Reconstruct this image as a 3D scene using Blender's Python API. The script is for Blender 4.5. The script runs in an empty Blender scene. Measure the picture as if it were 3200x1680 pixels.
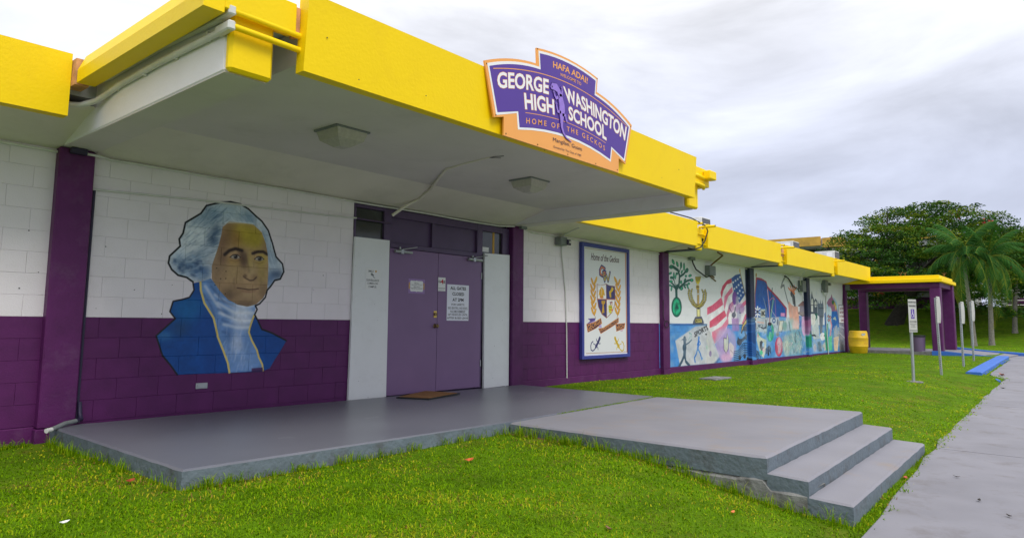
import bpy, math, random
import numpy as np
from math import sin, cos, pi, radians, sqrt
from mathutils import Vector, Matrix
random.seed(7)
rng = np.random.default_rng(11)
S = bpy.context.scene
COL = S.collection

# ------------------------------------------------------------------ camera
D, H = 7.6136, 1.0053                 # distance to the facade plane (y=0) and eye height over the porch (z=0)
FPX, YAW, PIT, ROL, Y0 = 2138.57, 0.703569, 0.107459, 0.00948754, 775.79
Fv = np.array([cos(PIT)*cos(YAW), cos(PIT)*sin(YAW), sin(PIT)])
Rv = np.array([sin(YAW), -cos(YAW), 0.0]); Uv = np.cross(Rv, Fv)
R2 = cos(ROL)*Rv + sin(ROL)*Uv; U2 = -sin(ROL)*Rv + cos(ROL)*Uv
cd = bpy.data.cameras.new('camera'); cam = bpy.data.objects.new('camera', cd); COL.objects.link(cam)
cd.sensor_width = 36.0; cd.lens = 36.0*FPX/3200.0
cd.shift_y = -(840.0 - Y0)/3200.0
cd.clip_start = 0.05; cd.clip_end = 3000
M = Matrix(((R2[0], U2[0], -Fv[0], 0), (R2[1], U2[1], -Fv[1], -D), (R2[2], U2[2], -Fv[2], H), (0, 0, 0, 1)))
cam.matrix_world = M
S.camera = cam

# ------------------------------------------------------------------ light
SUN_EL, SUN_AZ = radians(52), radians(205)     # azimuth measured from +X towards +Y
wd = bpy.data.worlds.new('World'); S.world = wd; wd.use_nodes = True
nt = wd.node_tree; nt.nodes.clear(); N = nt.nodes.new; L = nt.links.new
out = N('ShaderNodeOutputWorld'); bg = N('ShaderNodeBackground'); bg.inputs['Strength'].default_value = 0.97
sky = N('ShaderNodeTexSky'); sky.sky_type = 'NISHITA'; sky.sun_disc = False
sky.sun_elevation = SUN_EL; sky.sun_rotation = radians(90) - SUN_AZ
skys = N('ShaderNodeVectorMath'); skys.operation = 'SCALE'; skys.inputs['Scale'].default_value = 0.08
L(sky.outputs[0], skys.inputs[0])
tc = N('ShaderNodeTexCoord'); sep = N('ShaderNodeSeparateXYZ'); L(tc.outputs['Generated'], sep.inputs[0])
# overcast luminance grows from horizon to zenith
ramp = N('ShaderNodeValToRGB'); L(sep.outputs['Z'], ramp.inputs[0])
cr = ramp.color_ramp
cr.elements[0].position = 0.0; cr.elements[0].color = (0.58, 0.63, 0.82, 1)
cr.elements[1].position = 1.0; cr.elements[1].color = (1.25, 1.26, 1.30, 1)
e = cr.elements.new(0.2); e.color = (0.69, 0.735, 0.90, 1)
e = cr.elements.new(0.45); e.color = (0.97, 0.98, 1.03, 1)
mp = N('ShaderNodeMapping'); mp.inputs['Scale'].default_value = (1.0, 1.0, 3.4); L(tc.outputs['Generated'], mp.inputs[0])
n1 = N('ShaderNodeTexNoise'); n1.inputs['Scale'].default_value = 2.3; n1.inputs['Detail'].default_value = 7; n1.inputs['Roughness'].default_value = 0.55
n1.inputs['Distortion'].default_value = 0.5
L(mp.outputs[0], n1.inputs[0])
mr = N('ShaderNodeMapRange'); mr.inputs[1].default_value = 0.32; mr.inputs[2].default_value = 0.68; mr.inputs[3].default_value = 0.70; mr.inputs[4].default_value = 1.15
L(n1.outputs[0], mr.inputs[0])
cl = N('ShaderNodeVectorMath'); cl.operation = 'SCALE'; L(ramp.outputs[0], cl.inputs[0]); L(mr.outputs[0], cl.inputs['Scale'])
# the cloud deck is brighter towards the hidden sun
dt = N('ShaderNodeVectorMath'); dt.operation = 'DOT_PRODUCT'; L(tc.outputs['Generated'], dt.inputs[0])
dt.inputs[1].default_value = (cos(SUN_AZ - radians(70)), sin(SUN_AZ - radians(70)), 0.35)
mr2 = N('ShaderNodeMapRange'); mr2.inputs[1].default_value = -1; mr2.inputs[2].default_value = 1; mr2.inputs[3].default_value = 0.88; mr2.inputs[4].default_value = 1.16
L(dt.outputs['Value'], mr2.inputs[0])
cl2 = N('ShaderNodeVectorMath'); cl2.operation = 'SCALE'; L(cl.outputs[0], cl2.inputs[0]); L(mr2.outputs[0], cl2.inputs['Scale'])
mx = N('ShaderNodeMix'); mx.data_type = 'RGBA'; mx.inputs[0].default_value = 0.93
L(skys.outputs[0], mx.inputs[6]); L(cl2.outputs[0], mx.inputs[7]); L(mx.outputs[2], bg.inputs[0]); L(bg.outputs[0], out.inputs[0])
sd = bpy.data.lights.new('sun', 'SUN'); sd.energy = 1.5; sd.angle = radians(24); sd.color = (1.0, 0.965, 0.90)
so = bpy.data.objects.new('sun', sd); COL.objects.link(so)
SD = Vector((cos(SUN_AZ+radians(50))*cos(SUN_EL), sin(SUN_AZ+radians(50))*cos(SUN_EL), sin(SUN_EL)))
so.rotation_euler = SD.to_track_quat('Z', 'Y').to_euler()
sky.sun_rotation = math.atan2(SD.x, SD.y)
S.view_settings.view_transform = 'Standard'; S.view_settings.look = 'None'
S.view_settings.exposure = 0.30; S.view_settings.gamma = 1.0; S.view_settings.use_curve_mapping = False
S.render.engine = 'CYCLES'
S.cycles.max_bounces = 6; S.cycles.diffuse_bounces = 4; S.cycles.glossy_bounces = 3; S.cycles.transparent_max_bounces = 8

# ------------------------------------------------------------------ helpers
def lin(r, g, b):
    f = lambda c: c/12.92 if c <= 0.04045 else ((c+0.055)/1.055)**2.4
    return (f(r/255), f(g/255), f(b/255))

def tag(o, label=None, cat=None, group=None, kind=None):
    if label: o['label'] = label
    if cat: o['category'] = cat
    if group: o['group'] = group
    if kind: o['kind'] = kind
    return o

def thing(name, label, cat, loc=(0, 0, 0), rotz=0, group=None):
    o = bpy.data.objects.new(name, None); COL.objects.link(o)
    o.location = loc; o.rotation_euler = (0, 0, rotz); o.empty_display_size = 0.1
    return tag(o, label, cat, group)

class MB:
    def __init__(s): s.v = []; s.f = []; s.m = []
    def add(s, vs, fs, mi=0):
        b = len(s.v); s.v += [tuple(map(float, v)) for v in vs]
        s.f += [tuple(i+b for i in f) for f in fs]; s.m += [mi]*len(fs); return s
    def box(s, x0, x1, y0, y1, z0, z1, mi=0, bev=0.0):
        if bev > 0:
            # chamfered vertical+horizontal edges by scaled inset: three nested slabs
            b = bev; X = (x0, x1); Y = (y0, y1); Z = (z0, z1)
            vs = []; 
            for (i, j, k) in [(a, c, d) for a in (0, 1) for c in (0, 1) for d in (0, 1)]:
                sx, sy, sz = (1, -1)[i], (1, -1)[j], (1, -1)[k]
                px, py, pz = X[i], Y[j], Z[k]
                vs += [(px, py+sy*b, pz+sz*b), (px+sx*b, py, pz+sz*b), (px+sx*b, py+sy*b, pz)]
            I = lambda i, j, k, a: ((i*2+j)*2+k)*3+a
            fs = [(I(0,0,0,0), I(0,0,1,0), I(0,1,1,0), I(0,1,0,0)), (I(1,0,0,0), I(1,1,0,0), I(1,1,1,0), I(1,0,1,0)),
                  (I(0,0,0,1), I(1,0,0,1), I(1,0,1,1), I(0,0,1,1)), (I(0,1,0,1), I(0,1,1,1), I(1,1,1,1), I(1,1,0,1)),
                  (I(0,0,0,2), I(0,1,0,2), I(1,1,0,2), I(1,0,0,2)), (I(0,0,1,2), I(1,0,1,2), I(1,1,1,2), I(0,1,1,2))]
            for i in (0, 1):
                for j in (0, 1):
                    fs.append((I(i,j,0,0), I(i,j,1,0), I(i,j,1,1), I(i,j,0,1)) if (i ^ j) else (I(i,j,0,1), I(i,j,1,1), I(i,j,1,0), I(i,j,0,0)))
                    fs.append((I(i,0,j,0), I(i,0,j,2), I(i,1,j,2), I(i,1,j,0)) if (i ^ j) == 0 else (I(i,1,j,0), I(i,1,j,2), I(i,0,j,2), I(i,0,j,0)))
                    fs.append((I(0,i,j,1), I(0,i,j,2), I(1,i,j,2), I(1,i,j,1)) if (i ^ j) else (I(1,i,j,1), I(1,i,j,2), I(0,i,j,2), I(0,i,j,1)))
                    for k in (0, 1):
                        t = (I(i,j,k,0), I(i,j,k,1), I(i,j,k,2)); fs.append(t if (i+j+k) % 2 == 0 else t[::-1])
            return s.add(vs, fs, mi)
        vs = [(x0,y0,z0),(x1,y0,z0),(x1,y1,z0),(x0,y1,z0),(x0,y0,z1),(x1,y0,z1),(x1,y1,z1),(x0,y1,z1)]
        return s.add(vs, [(0,3,2,1),(4,5,6,7),(0,1,5,4),(1,2,6,5),(2,3,7,6),(3,0,4,7)], mi)
    def prism(s, poly, y0, y1, mi=0, mi_side=None):      # poly in (x,z), extruded along y (y0 front)
        n = len(poly)
        a = sum(poly[i][0]*poly[(i+1) % n][1]-poly[(i+1) % n][0]*poly[i][1] for i in range(n))
        if a < 0: poly = poly[::-1]
        vs = [(p[0], y0, p[1]) for p in poly]+[(p[0], y1, p[1]) for p in poly]
        s.add(vs, [tuple(range(n)), tuple(range(2*n-1, n-1, -1))], mi)
        b = len(s.v)-2*n
        for i in range(n):
            j = (i+1) % n; s.f.append((b+j, b+i, b+n+i, b+n+j)); s.m.append(mi if mi_side is None else mi_side)
        return s
    def vprism(s, poly, z0, z1, mi=0):                    # poly in (x,y) ccw; z may be callables of (x,y)
        n = len(poly); g = lambda z, p: z(*p) if callable(z) else z
        vs = [(p[0], p[1], g(z0, p)) for p in poly]+[(p[0], p[1], g(z1, p)) for p in poly]
        fs = [tuple(range(n-1, -1, -1)), tuple(range(n, 2*n))]+[(i, (i+1) % n, n+(i+1) % n, n+i) for i in range(n)]
        return s.add(vs, fs, mi)
    def tube(s, pts, r, seg=8, mi=0, caps=True):
        pts = [Vector(p) for p in pts]; n = len(pts); rr = r if hasattr(r, '__len__') else [r]*n
        t0 = (pts[1]-pts[0]).normalized(); up = Vector((0, 0, 1)) if abs(t0.z) < 0.9 else Vector((1, 0, 0))
        u = t0.cross(up).normalized(); vs = []
        for i, p in enumerate(pts):
            t = (pts[min(i+1, n-1)]-pts[max(i-1, 0)]).normalized()
            u = (u - t*u.dot(t)).normalized(); w = t.cross(u)
            for k in range(seg):
                a = 2*pi*k/seg; vs.append(p+(u*cos(a)+w*sin(a))*rr[i])
        fs = [(i*seg+k, i*seg+(k+1) % seg, (i+1)*seg+(k+1) % seg, (i+1)*seg+k) for i in range(n-1) for k in range(seg)]
        if caps: fs += [tuple(range(seg-1, -1, -1)), tuple(range((n-1)*seg, n*seg))]
        return s.add(vs, fs, mi)
    def lathe(s, prof, c=(0, 0), seg=24, mi=0):           # prof [(r,z)]
        vs = [(c[0]+r*cos(2*pi*k/seg), c[1]+r*sin(2*pi*k/seg), z) for r, z in prof for k in range(seg)]
        fs = [(i*seg+k, i*seg+(k+1) % seg, (i+1)*seg+(k+1) % seg, (i+1)*seg+k) for i in range(len(prof)-1) for k in range(seg)]
        return s.add(vs, fs, mi)
    def build(s, name, mats, parent=None, smooth=False, label=None, kind=None):
        me = bpy.data.meshes.new(name); me.from_pydata(s.v, [], s.f)
        for m in (mats if isinstance(mats, (list, tuple)) else [mats]): me.materials.append(m)
        me.polygons.foreach_set('material_index', s.m)
        if smooth: me.polygons.foreach_set('use_smooth', [True]*len(me.polygons))
        me.update()
        o = bpy.data.objects.new(name, me); COL.objects.link(o)
        if parent is not None:
            o.parent = parent
        if smooth:
            try: me.set_sharp_from_angle(angle=radians(40))
            except Exception: pass
        if label: o['label'] = label
        if kind: o['kind'] = kind
        return o

def copy_tree(o, parent=None):
    c = o.copy(); COL.objects.link(c); c.parent = parent
    for ch in list(o.children): copy_tree(ch, c)
    return c

def bez(p0, p1, p2, p3, n=10):
    P = [Vector(p) for p in (p0, p1, p2, p3)]
    return [P[0]*(1-t)**3+P[1]*3*t*(1-t)**2+P[2]*3*t*t*(1-t)+P[3]*t**3 for t in (i/n for i in range(n+1))]

# ------------------------------------------------------------------ materials
def mat(name, col, rough=0.6, var=0.12, scale=3.0, bump=0.0, bscale=60.0, metal=0.0, spec=0.5, detail=6, streak=0.0, dirt=None, dirt_amt=0.0, dirt_scale=2.0, bdist=0.004):
    m = bpy.data.materials.new(name); m.use_nodes = True; nt = m.node_tree; nt.nodes.clear()
    N = nt.nodes.new; L = nt.links.new
    o = N('ShaderNodeOutputMaterial'); p = N('ShaderNodeBsdfPrincipled'); L(p.outputs[0], o.inputs[0])
    g = N('ShaderNodeNewGeometry')
    n = N('ShaderNodeTexNoise'); n.inputs['Scale'].default_value = scale; n.inputs['Detail'].default_value = detail; L(g.outputs['Position'], n.inputs['Vector'])
    mr = N('ShaderNodeMapRange'); mr.inputs[1].default_value = 0.3; mr.inputs[2].default_value = 0.7; mr.inputs[3].default_value = 1-var; mr.inputs[4].default_value = 1+var
    L(n.outputs[0], mr.inputs[0])
    v = N('ShaderNodeVectorMath'); v.operation = 'SCALE'; v.inputs[0].default_value = col; L(mr.outputs[0], v.inputs['Scale'])
    last = v.outputs[0]
    if dirt is not None:
        n2 = N('ShaderNodeTexNoise'); n2.inputs['Scale'].default_value = dirt_scale; n2.inputs['Detail'].default_value = 9; n2.inputs['Roughness'].default_value = 0.7
        L(g.outputs['Position'], n2.inputs['Vector'])
        m2 = N('ShaderNodeMapRange'); m2.inputs[1].default_value = 0.52; m2.inputs[2].default_value = 0.75; m2.inputs[3].default_value = 0; m2.inputs[4].default_value = dirt_amt
        L(n2.outputs[0], m2.inputs[0])
        mx = N('ShaderNodeMix'); mx.data_type = 'RGBA'; L(m2.outputs[0], mx.inputs[0]); L(last, mx.inputs[6]); mx.inputs[7].default_value = (*dirt, 1)
        last = mx.outputs[2]
    L(last, p.inputs['Base Color'])
    p.inputs['Roughness'].default_value = rough; p.inputs['Metallic'].default_value = metal
    p.inputs['Specular IOR Level'].default_value = spec
    if bump > 0:
        b = N('ShaderNodeBump'); b.inputs['Strength'].default_value = bump; b.inputs['Distance'].default_value = bdist
        n3 = N('ShaderNodeTexNoise'); n3.inputs['Scale'].default_value = bscale; n3.inputs['Detail'].default_value = 4; L(g.outputs['Position'], n3.inputs['Vector'])
        L(n3.outputs[0], b.inputs['Height']); L(b.outputs[0], p.inputs['Normal'])
    return m

PURPLE = lin(88, 28, 88); WHITE = (0.83, 0.77, 0.81)
M_yel = mat('yellow_paint', (1.0, 0.69, 0.0), 0.5, 0.02, 2.5, 0.35, 38, dirt=(0.80, 0.50, 0.01), dirt_amt=0.25, dirt_scale=3.5, bdist=0.006, spec=0.25)
M_pur = mat('purple_paint', PURPLE, 0.5, 0.16, 4, 0.7, 45, dirt=lin(118, 84, 118), dirt_amt=0.35, dirt_scale=5, spec=0.35)
M_purd = mat('dark_purple_paint', lin(48, 42, 70), 0.5, 0.12, 5, 0.3, 40)
M_door = mat('door_lilac_paint', lin(126, 98, 138), 0.40, 0.05, 2, 0.15, 25, spec=0.4)
M_frame = mat('frame_purple_paint', lin(82, 62, 98), 0.45, 0.08, 6, 0.2, 40)
M_white = mat('white_paint', WHITE, 0.55, 0.03, 2.5, 0.3, 40, dirt=(0.45, 0.42, 0.38), dirt_amt=0.18, dirt_scale=2.2)
M_board = mat('white_board_paint', (0.78, 0.79, 0.80), 0.4, 0.02, 3, 0.12, 20, dirt=(0.35, 0.33, 0.30), dirt_amt=0.12, dirt_scale=7)
M_soff = mat('soffit_paint', (0.78, 0.72, 0.65), 0.7, 0.05, 1.6, 0.35, 30, dirt=(0.50, 0.46, 0.38), dirt_amt=0.35, dirt_scale=1.4)
M_ceil = mat('ceiling_paint', (0.70, 0.65, 0.63), 0.7, 0.05, 1.2, 0.35, 24, dirt=(0.50, 0.46, 0.42), dirt_amt=0.4, dirt_scale=1.8)
M_beam = mat('beam_paint', (0.84, 0.82, 0.86), 0.6, 0.04, 2, 0.4, 40, dirt=(0.55, 0.52, 0.46), dirt_amt=0.3)
M_conc = mat('grey_painted_concrete', lin(137, 136, 144), 0.66, 0.08, 1.2, 0.6, 90, dirt=lin(150, 134, 118), dirt_amt=0.6, dirt_scale=2.2, spec=0.25, bdist=0.003)
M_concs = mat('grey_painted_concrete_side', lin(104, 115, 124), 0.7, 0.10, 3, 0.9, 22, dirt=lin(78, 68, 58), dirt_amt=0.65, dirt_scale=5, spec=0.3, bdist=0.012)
M_porch = mat('porch_floor_paint', lin(108, 110, 120), 0.36, 0.07, 1.1, 0.35, 110, dirt=lin(116, 114, 120), dirt_amt=0.35, dirt_scale=1.0, spec=0.5, bdist=0.002)
M_raw = mat('raw_concrete', lin(124, 124, 122), 0.85, 0.22, 6, 1.0, 26, dirt=lin(60, 52, 42), dirt_amt=0.8, dirt_scale=7, bdist=0.012)
M_walk = mat('sidewalk_concrete', lin(132, 131, 139), 0.8, 0.10, 1.6, 0.6, 130, dirt=lin(98, 90, 84), dirt_amt=0.6, dirt_scale=2.6, bdist=0.002)
M_soil = mat('bare_soil', lin(120, 92, 60), 0.95, 0.3, 9, 1.0, 40, bdist=0.01)
M_metal = mat('galvanised_metal', (0.42, 0.44, 0.46), 0.45, 0.12, 9, 0.2, 50, metal=0.65)
M_grey = mat('grey_enamel', lin(118, 124, 124), 0.5, 0.1, 9, 0.1, 50)
M_pipe = mat('conduit_white_paint', (0.66, 0.66, 0.63), 0.5, 0.08, 8, 0.25, 60)
M_brown = mat('rusty_conduit', lin(120, 84, 40), 0.7, 0.35, 14, 0.4, 60)
M_black = mat('black_cable', lin(28, 28, 28), 0.6, 0.1, 9)
M_brass = mat('brass', (0.62, 0.42, 0.12), 0.3, 0.1, 9, metal=1.0)
M_brassd = mat('aged_brass', (0.22, 0.15, 0.07), 0.35, 0.2, 20, metal=0.9)
M_wood = mat('weathered_wood', lin(206, 152, 106), 0.8, 0.25, 9, 0.6, 30)
M_blue = mat('blue_kerb_paint', lin(52, 108, 200), 0.55, 0.1, 4, 0.7, 40, dirt=lin(140, 150, 170), dirt_amt=0.25, dirt_scale=5)
M_paper = mat('paper', (0.80, 0.81, 0.90), 0.5, 0.02, 5)
M_paperw = mat('paper_white', (0.80, 0.80, 0.80), 0.5, 0.02, 5)
M_ink = mat('black_ink', lin(38, 38, 44), 0.6, 0.05, 5)
M_red = mat('red_ink', lin(190, 36, 44), 0.6, 0.05, 5)
M_lav = mat('lavender_border', lin(150, 120, 176), 0.5, 0.1, 30)
M_oran = mat('sign_orange', lin(244, 168, 82), 0.35, 0.02, 3, spec=0.5)
M_sgnw = mat('sign_white', (0.86, 0.86, 0.86), 0.35, 0.01, 3)
M_sgnp = mat('sign_purple', lin(82, 50, 150), 0.35, 0.03, 3)
M_gk = mat('gecko_lilac', lin(152, 120, 212), 0.4, 0.08, 20)
M_gkd = mat('gecko_dark', lin(66, 40, 120), 0.4, 0.08, 20)
M_bar = mat('yellow_barrel_plastic', (0.82, 0.50, 0.01), 0.5, 0.12, 6, dirt=(0.5, 0.4, 0.1), dirt_amt=0.5, dirt_scale=7)
M_bin = mat('plum_bin_plastic', lin(104, 84, 116), 0.55, 0.06, 4)
M_glass = mat('dark_window_glass', (0.035, 0.04, 0.035), 0.12, 0.4, 3, spec=0.6)
M_coir = mat('coir_mat', lin(140, 98, 54), 0.95, 0.25, 40, 0.8, 160)
M_rub = mat('black_rubber', lin(34, 36, 38), 0.7, 0.1, 20)
M_lamp = mat('prismatic_lamp_cover', (0.50, 0.47, 0.42), 0.35, 0.1, 30, 0.9, 160)
M_acw = mat('ac_casing', (0.62, 0.62, 0.60), 0.5, 0.12, 9)
M_acg = mat('ac_grille', (0.10, 0.10, 0.12), 0.5, 0.3, 60)
M_bark = mat('bark', (0.032, 0.026, 0.020), 0.9, 0.45, 6, 1.0, 12, bdist=0.04)
M_palm = mat('palm_trunk', (0.21, 0.19, 0.165), 0.85, 0.3, 14, 1.0, 26, bdist=0.02)
M_fadey = mat('faded_yellow_paint', (0.66, 0.38, 0.06), 0.7, 0.15, 2, dirt=(0.12, 0.08, 0.05), dirt_amt=0.5, dirt_scale=1.2)
M_farw = mat('far_white_wall', (0.46, 0.46, 0.48), 0.8, 0.1, 1)
M_dark = mat('dark_opening', (0.02, 0.02, 0.028), 0.5, 0.2, 2)
M_leafd = mat('dead_leaf', lin(190, 92, 40), 0.7, 0.3, 60)
M_signg = mat('sign_face_white', (0.50, 0.50, 0.46), 0.4, 0.06, 9)

def M_leaf(name, c0, c1, c2, scale=1.2, trans=0.25, dead=None):
    m = bpy.data.materials.new(name); m.use_nodes = True; nt = m.node_tree; nt.nodes.clear(); N = nt.nodes.new; L = nt.links.new
    o = N('ShaderNodeOutputMaterial'); p = N('ShaderNodeBsdfPrincipled'); t = N('ShaderNodeBsdfTranslucent'); ms = N('ShaderNodeMixShader')
    a = N('ShaderNodeAttribute'); a.attribute_name = 'tint'
    r = N('ShaderNodeValToRGB'); r.color_ramp.elements[0].color = (*c0, 1); r.color_ramp.elements[1].color = (*c2, 1)
    e = r.color_ramp.elements.new(0.5); e.color = (*c1, 1)
    if dead: r.color_ramp.elements[2].position = .80; e = r.color_ramp.elements.new(0.93); e.color = (*dead, 1)
    L(a.outputs['Fac'], r.inputs[0]); L(r.outputs[0], p.inputs['Base Color']); L(r.outputs[0], t.inputs[0])
    p.inputs['Roughness'].default_value = 0.6; p.inputs['Specular IOR Level'].default_value = 0.08
    ms.inputs[0].default_value = trans; L(p.outputs[0], ms.inputs[1]); L(t.outputs[0], ms.inputs[2]); L(ms.outputs[0], o.inputs[0])
    return m
M_flame = M_leaf('flame_tree_leaf', (0.020, 0.055, 0.018), (0.055, 0.145, 0.012), (0.26, 0.28, 0.02))
M_frond = M_leaf('palm_frond_leaf', (0.02, 0.07, 0.02), (0.05, 0.16, 0.022), (0.36, 0.33, 0.03))
M_grass = M_leaf('grass_blade', (0.065, 0.145, 0.001), (0.200, 0.385, 0.001), (0.54, 0.50, 0.02), trans=0.3, dead=(0.30, 0.19, 0.05))
# ------------------------------------------------------------------ lettering
def text_mesh(txt, bold=0.0, shear=0.0, spacing=1.0, line=1.0):
    c = bpy.data.curves.new('t', 'FONT'); c.body = txt; c.align_x = 'CENTER'; c.size = 1; c.offset = bold; c.shear = shear
    c.space_character = spacing; c.space_line = line; c.resolution_u = 3
    o = bpy.data.objects.new('t', c); COL.objects.link(o)
    dg = bpy.context.evaluated_depsgraph_get(); dg.update()
    me = bpy.data.meshes.new_from_object(o.evaluated_get(dg))
    me.calc_loop_triangles()
    v = np.array([tuple(q.co)[:2] for q in me.vertices]); t = np.array([tuple(q.vertices) for q in me.loop_triangles])
    bpy.data.objects.remove(o); bpy.data.curves.remove(c); bpy.data.meshes.remove(me)
    return v, t

def fit(v, x0, x1, z0, z1):
    a = v.min(0); b = v.max(0)
    return np.stack([x0+(v[:, 0]-a[0])/(b[0]-a[0])*(x1-x0), z0+(v[:, 1]-a[1])/(b[1]-a[1])*(z1-z0)], 1)

def quad3(pts, u):       # lagrange through three (x,z) points at 0, m, 1 -> value at x
    (x0, z0), (x1, z1), (x2, z2) = pts
    return z0*(u-x1)*(u-x2)/((x0-x1)*(x0-x2))+z1*(u-x0)*(u-x2)/((x1-x0)*(x1-x2))+z2*(u-x0)*(u-x1)/((x2-x0)*(x2-x1))

def lettering(name, m, parent, lines, y, thick=0.0):
    """lines: (text, x0, x1, z0, z1, bold) in facade coordinates; one flat print mesh at depth y"""
    mb = MB()
    for txt, x0, x1, z0, z1, bold in lines:
        v, t = text_mesh(txt, bold); p = fit(v, x0, x1, z0, z1)
        mb.add([(a, y, b) for a, b in p], [tuple(q) for q in t])
    return mb.build(name, m, parent)

# ------------------------------------------------------------------ painting on the walls (code-made pigment maps)
def ray(x, y): return Fv + R2*((x-1600)/FPX) + U2*((Y0-y)/FPX)
def W(x, y, Y=0.0):
    d = ray(x, y); t = (D+Y)/d[1]; return (d[0]*t, H+d[2]*t)

def crop(ox, oy, s):
    return lambda x, y: W(ox+x*s, oy+y*s)

class Art:
    def __init__(s, x0, x1, z0, z1, ppm, bg=None):
        s.x0, s.z0, s.k = x0, z0, ppm; s.w = int((x1-x0)*ppm); s.h = int((z1-z0)*ppm); s.x1 = x0+s.w/ppm; s.z1 = z0+s.h/ppm
        s.a = np.zeros((s.h, s.w, 4), np.float32); s.mapf = lambda x, y: (x, y)
        if bg is not None: s.a[:, :, :3] = np.array(bg)/255; s.a[:, :, 3] = 1
    def P(s, pts): return np.array([((q[0]-s.x0)*s.k, (q[1]-s.z0)*s.k) for q in (s.mapf(*p) for p in pts)])
    def loc(s, x, y):     # pixel scale of the traced crop here
        a, b, c = s.P([(x, y), (x+1, y), (x, y+1)]); return abs(b[0]-a[0]), abs(c[1]-a[1])
    def _box(s, p, pad):
        a = np.floor(p.min(0)-pad).astype(int); b = np.ceil(p.max(0)+pad).astype(int)
        return max(a[0], 0), min(b[0], s.w), max(a[1], 0), min(b[1], s.h)
    def _mask(s, p, B):
        X, Y = np.meshgrid(np.arange(B[0], B[1])+.5, np.arange(B[2], B[3])+.5); m = np.zeros(X.shape, np.float32)
        for dx in (-.25, .25):
            for dy in (-.25, .25):
                q = np.zeros(X.shape, bool); n = len(p)
                for i in range(n):
                    ax, ay = p[i]; bx, by = p[(i+1) % n]
                    if ay == by: continue
                    c = ((ay > Y+dy) != (by > Y+dy)); q ^= c & (X+dx < (bx-ax)*(Y+dy-ay)/(by-ay)+ax)
                m += q*.25
        return m
    @staticmethod
    def blur(m, r):
        if r <= 0.3: return m
        k = int(r*3)+1; g = np.exp(-.5*(np.arange(-k, k+1)/r)**2); g /= g.sum()
        for ax in (0, 1):
            q = np.pad(m, [(k, k) if a == ax else (0, 0) for a in (0, 1)]); o = np.zeros_like(m); n = m.shape[ax]
            for j, w in enumerate(g): o += w*(q[j:j+n] if ax == 0 else q[:, j:j+n])
            m = o
        return m
    def comp(s, m, B, col, al=1.0, grain=0.0, clip=None):
        if m.size == 0: return
        c = np.array(col, np.float32)/255; m = (m*al).astype(np.float32)
        if clip is not None: m = m*clip[B[2]:B[3], B[0]:B[1]]
        t = s.a[B[2]:B[3], B[0]:B[1]]
        if grain: 
            nz = s.noise(t.shape[1], t.shape[0], 7)*grain; c = c*(1+nz[..., None])
        m = m[..., None]
        t[..., :3] = t[..., :3]*(1-m)+c*m if True else 0
        t[..., 3:] = t[..., 3:]+(1-t[..., 3:])*m
    def noise(s, w, h, c):
        o = np.zeros((h, w))
        for f in (c, c*3, c*8):
            g = rng.normal(size=(h//max(1, f)+3, w//max(1, f)+3)) if f else 0
            yy = np.linspace(0, g.shape[0]-1.001, h); xx = np.linspace(0, g.shape[1]-1.001, w)
            yi = yy.astype(int); xi = xx.astype(int); fy = (yy-yi)[:, None]; fx = (xx-xi)[None]
            o += (g[yi][:, xi]*(1-fy)*(1-fx)+g[yi+1][:, xi]*fy*(1-fx)+g[yi][:, xi+1]*(1-fy)*fx+g[yi+1][:, xi+1]*fy*fx)
        return o/1.8
    def fill(s, pts, col, al=1.0, soft=0.0, grain=0.05, clip=None):
        p = s.P(pts); B = s._box(p, soft*3+2)
        if B[1] <= B[0] or B[3] <= B[2]: return
        s.comp(s.blur(s._mask(p, B), soft), B, col, al, grain, clip)
    def ell(s, cx, cy, rx, ry, col, al=1.0, soft=0.0, rot=0, clip=None, grain=0.05):
        r = radians(rot)
        s.fill([(cx+rx*cos(a)*cos(r)-ry*sin(a)*sin(r), cy+rx*cos(a)*sin(r)+ry*sin(a)*cos(r)) for a in np.linspace(0, 2*pi, 25)[:-1]], col, al, soft, grain, clip)
    def line(s, pts, wd, col, al=1.0, soft=0.0, clip=None, grain=0.0):
        kx, ky = s.loc(*pts[0]); wpx = wd*(kx+ky)/2; p = s.P(pts); B = s._box(p, wpx+2+soft*3)
        if B[1] <= B[0] or B[3] <= B[2]: return
        X, Y = np.meshgrid(np.arange(B[0], B[1])+.5, np.arange(B[2], B[3])+.5); d = np.full(X.shape, 1e9)
        for a, b in zip(p[:-1], p[1:]):
            ab = b-a; t = np.clip(((X-a[0])*ab[0]+(Y-a[1])*ab[1])/max(ab@ab, 1e-6), 0, 1)
            d = np.minimum(d, np.hypot(X-a[0]-ab[0]*t, Y-a[1]-ab[1]*t))
        s.comp(s.blur(np.clip(wpx/2-d+.5, 0, 1), soft), B, col, al, grain, clip)
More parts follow.
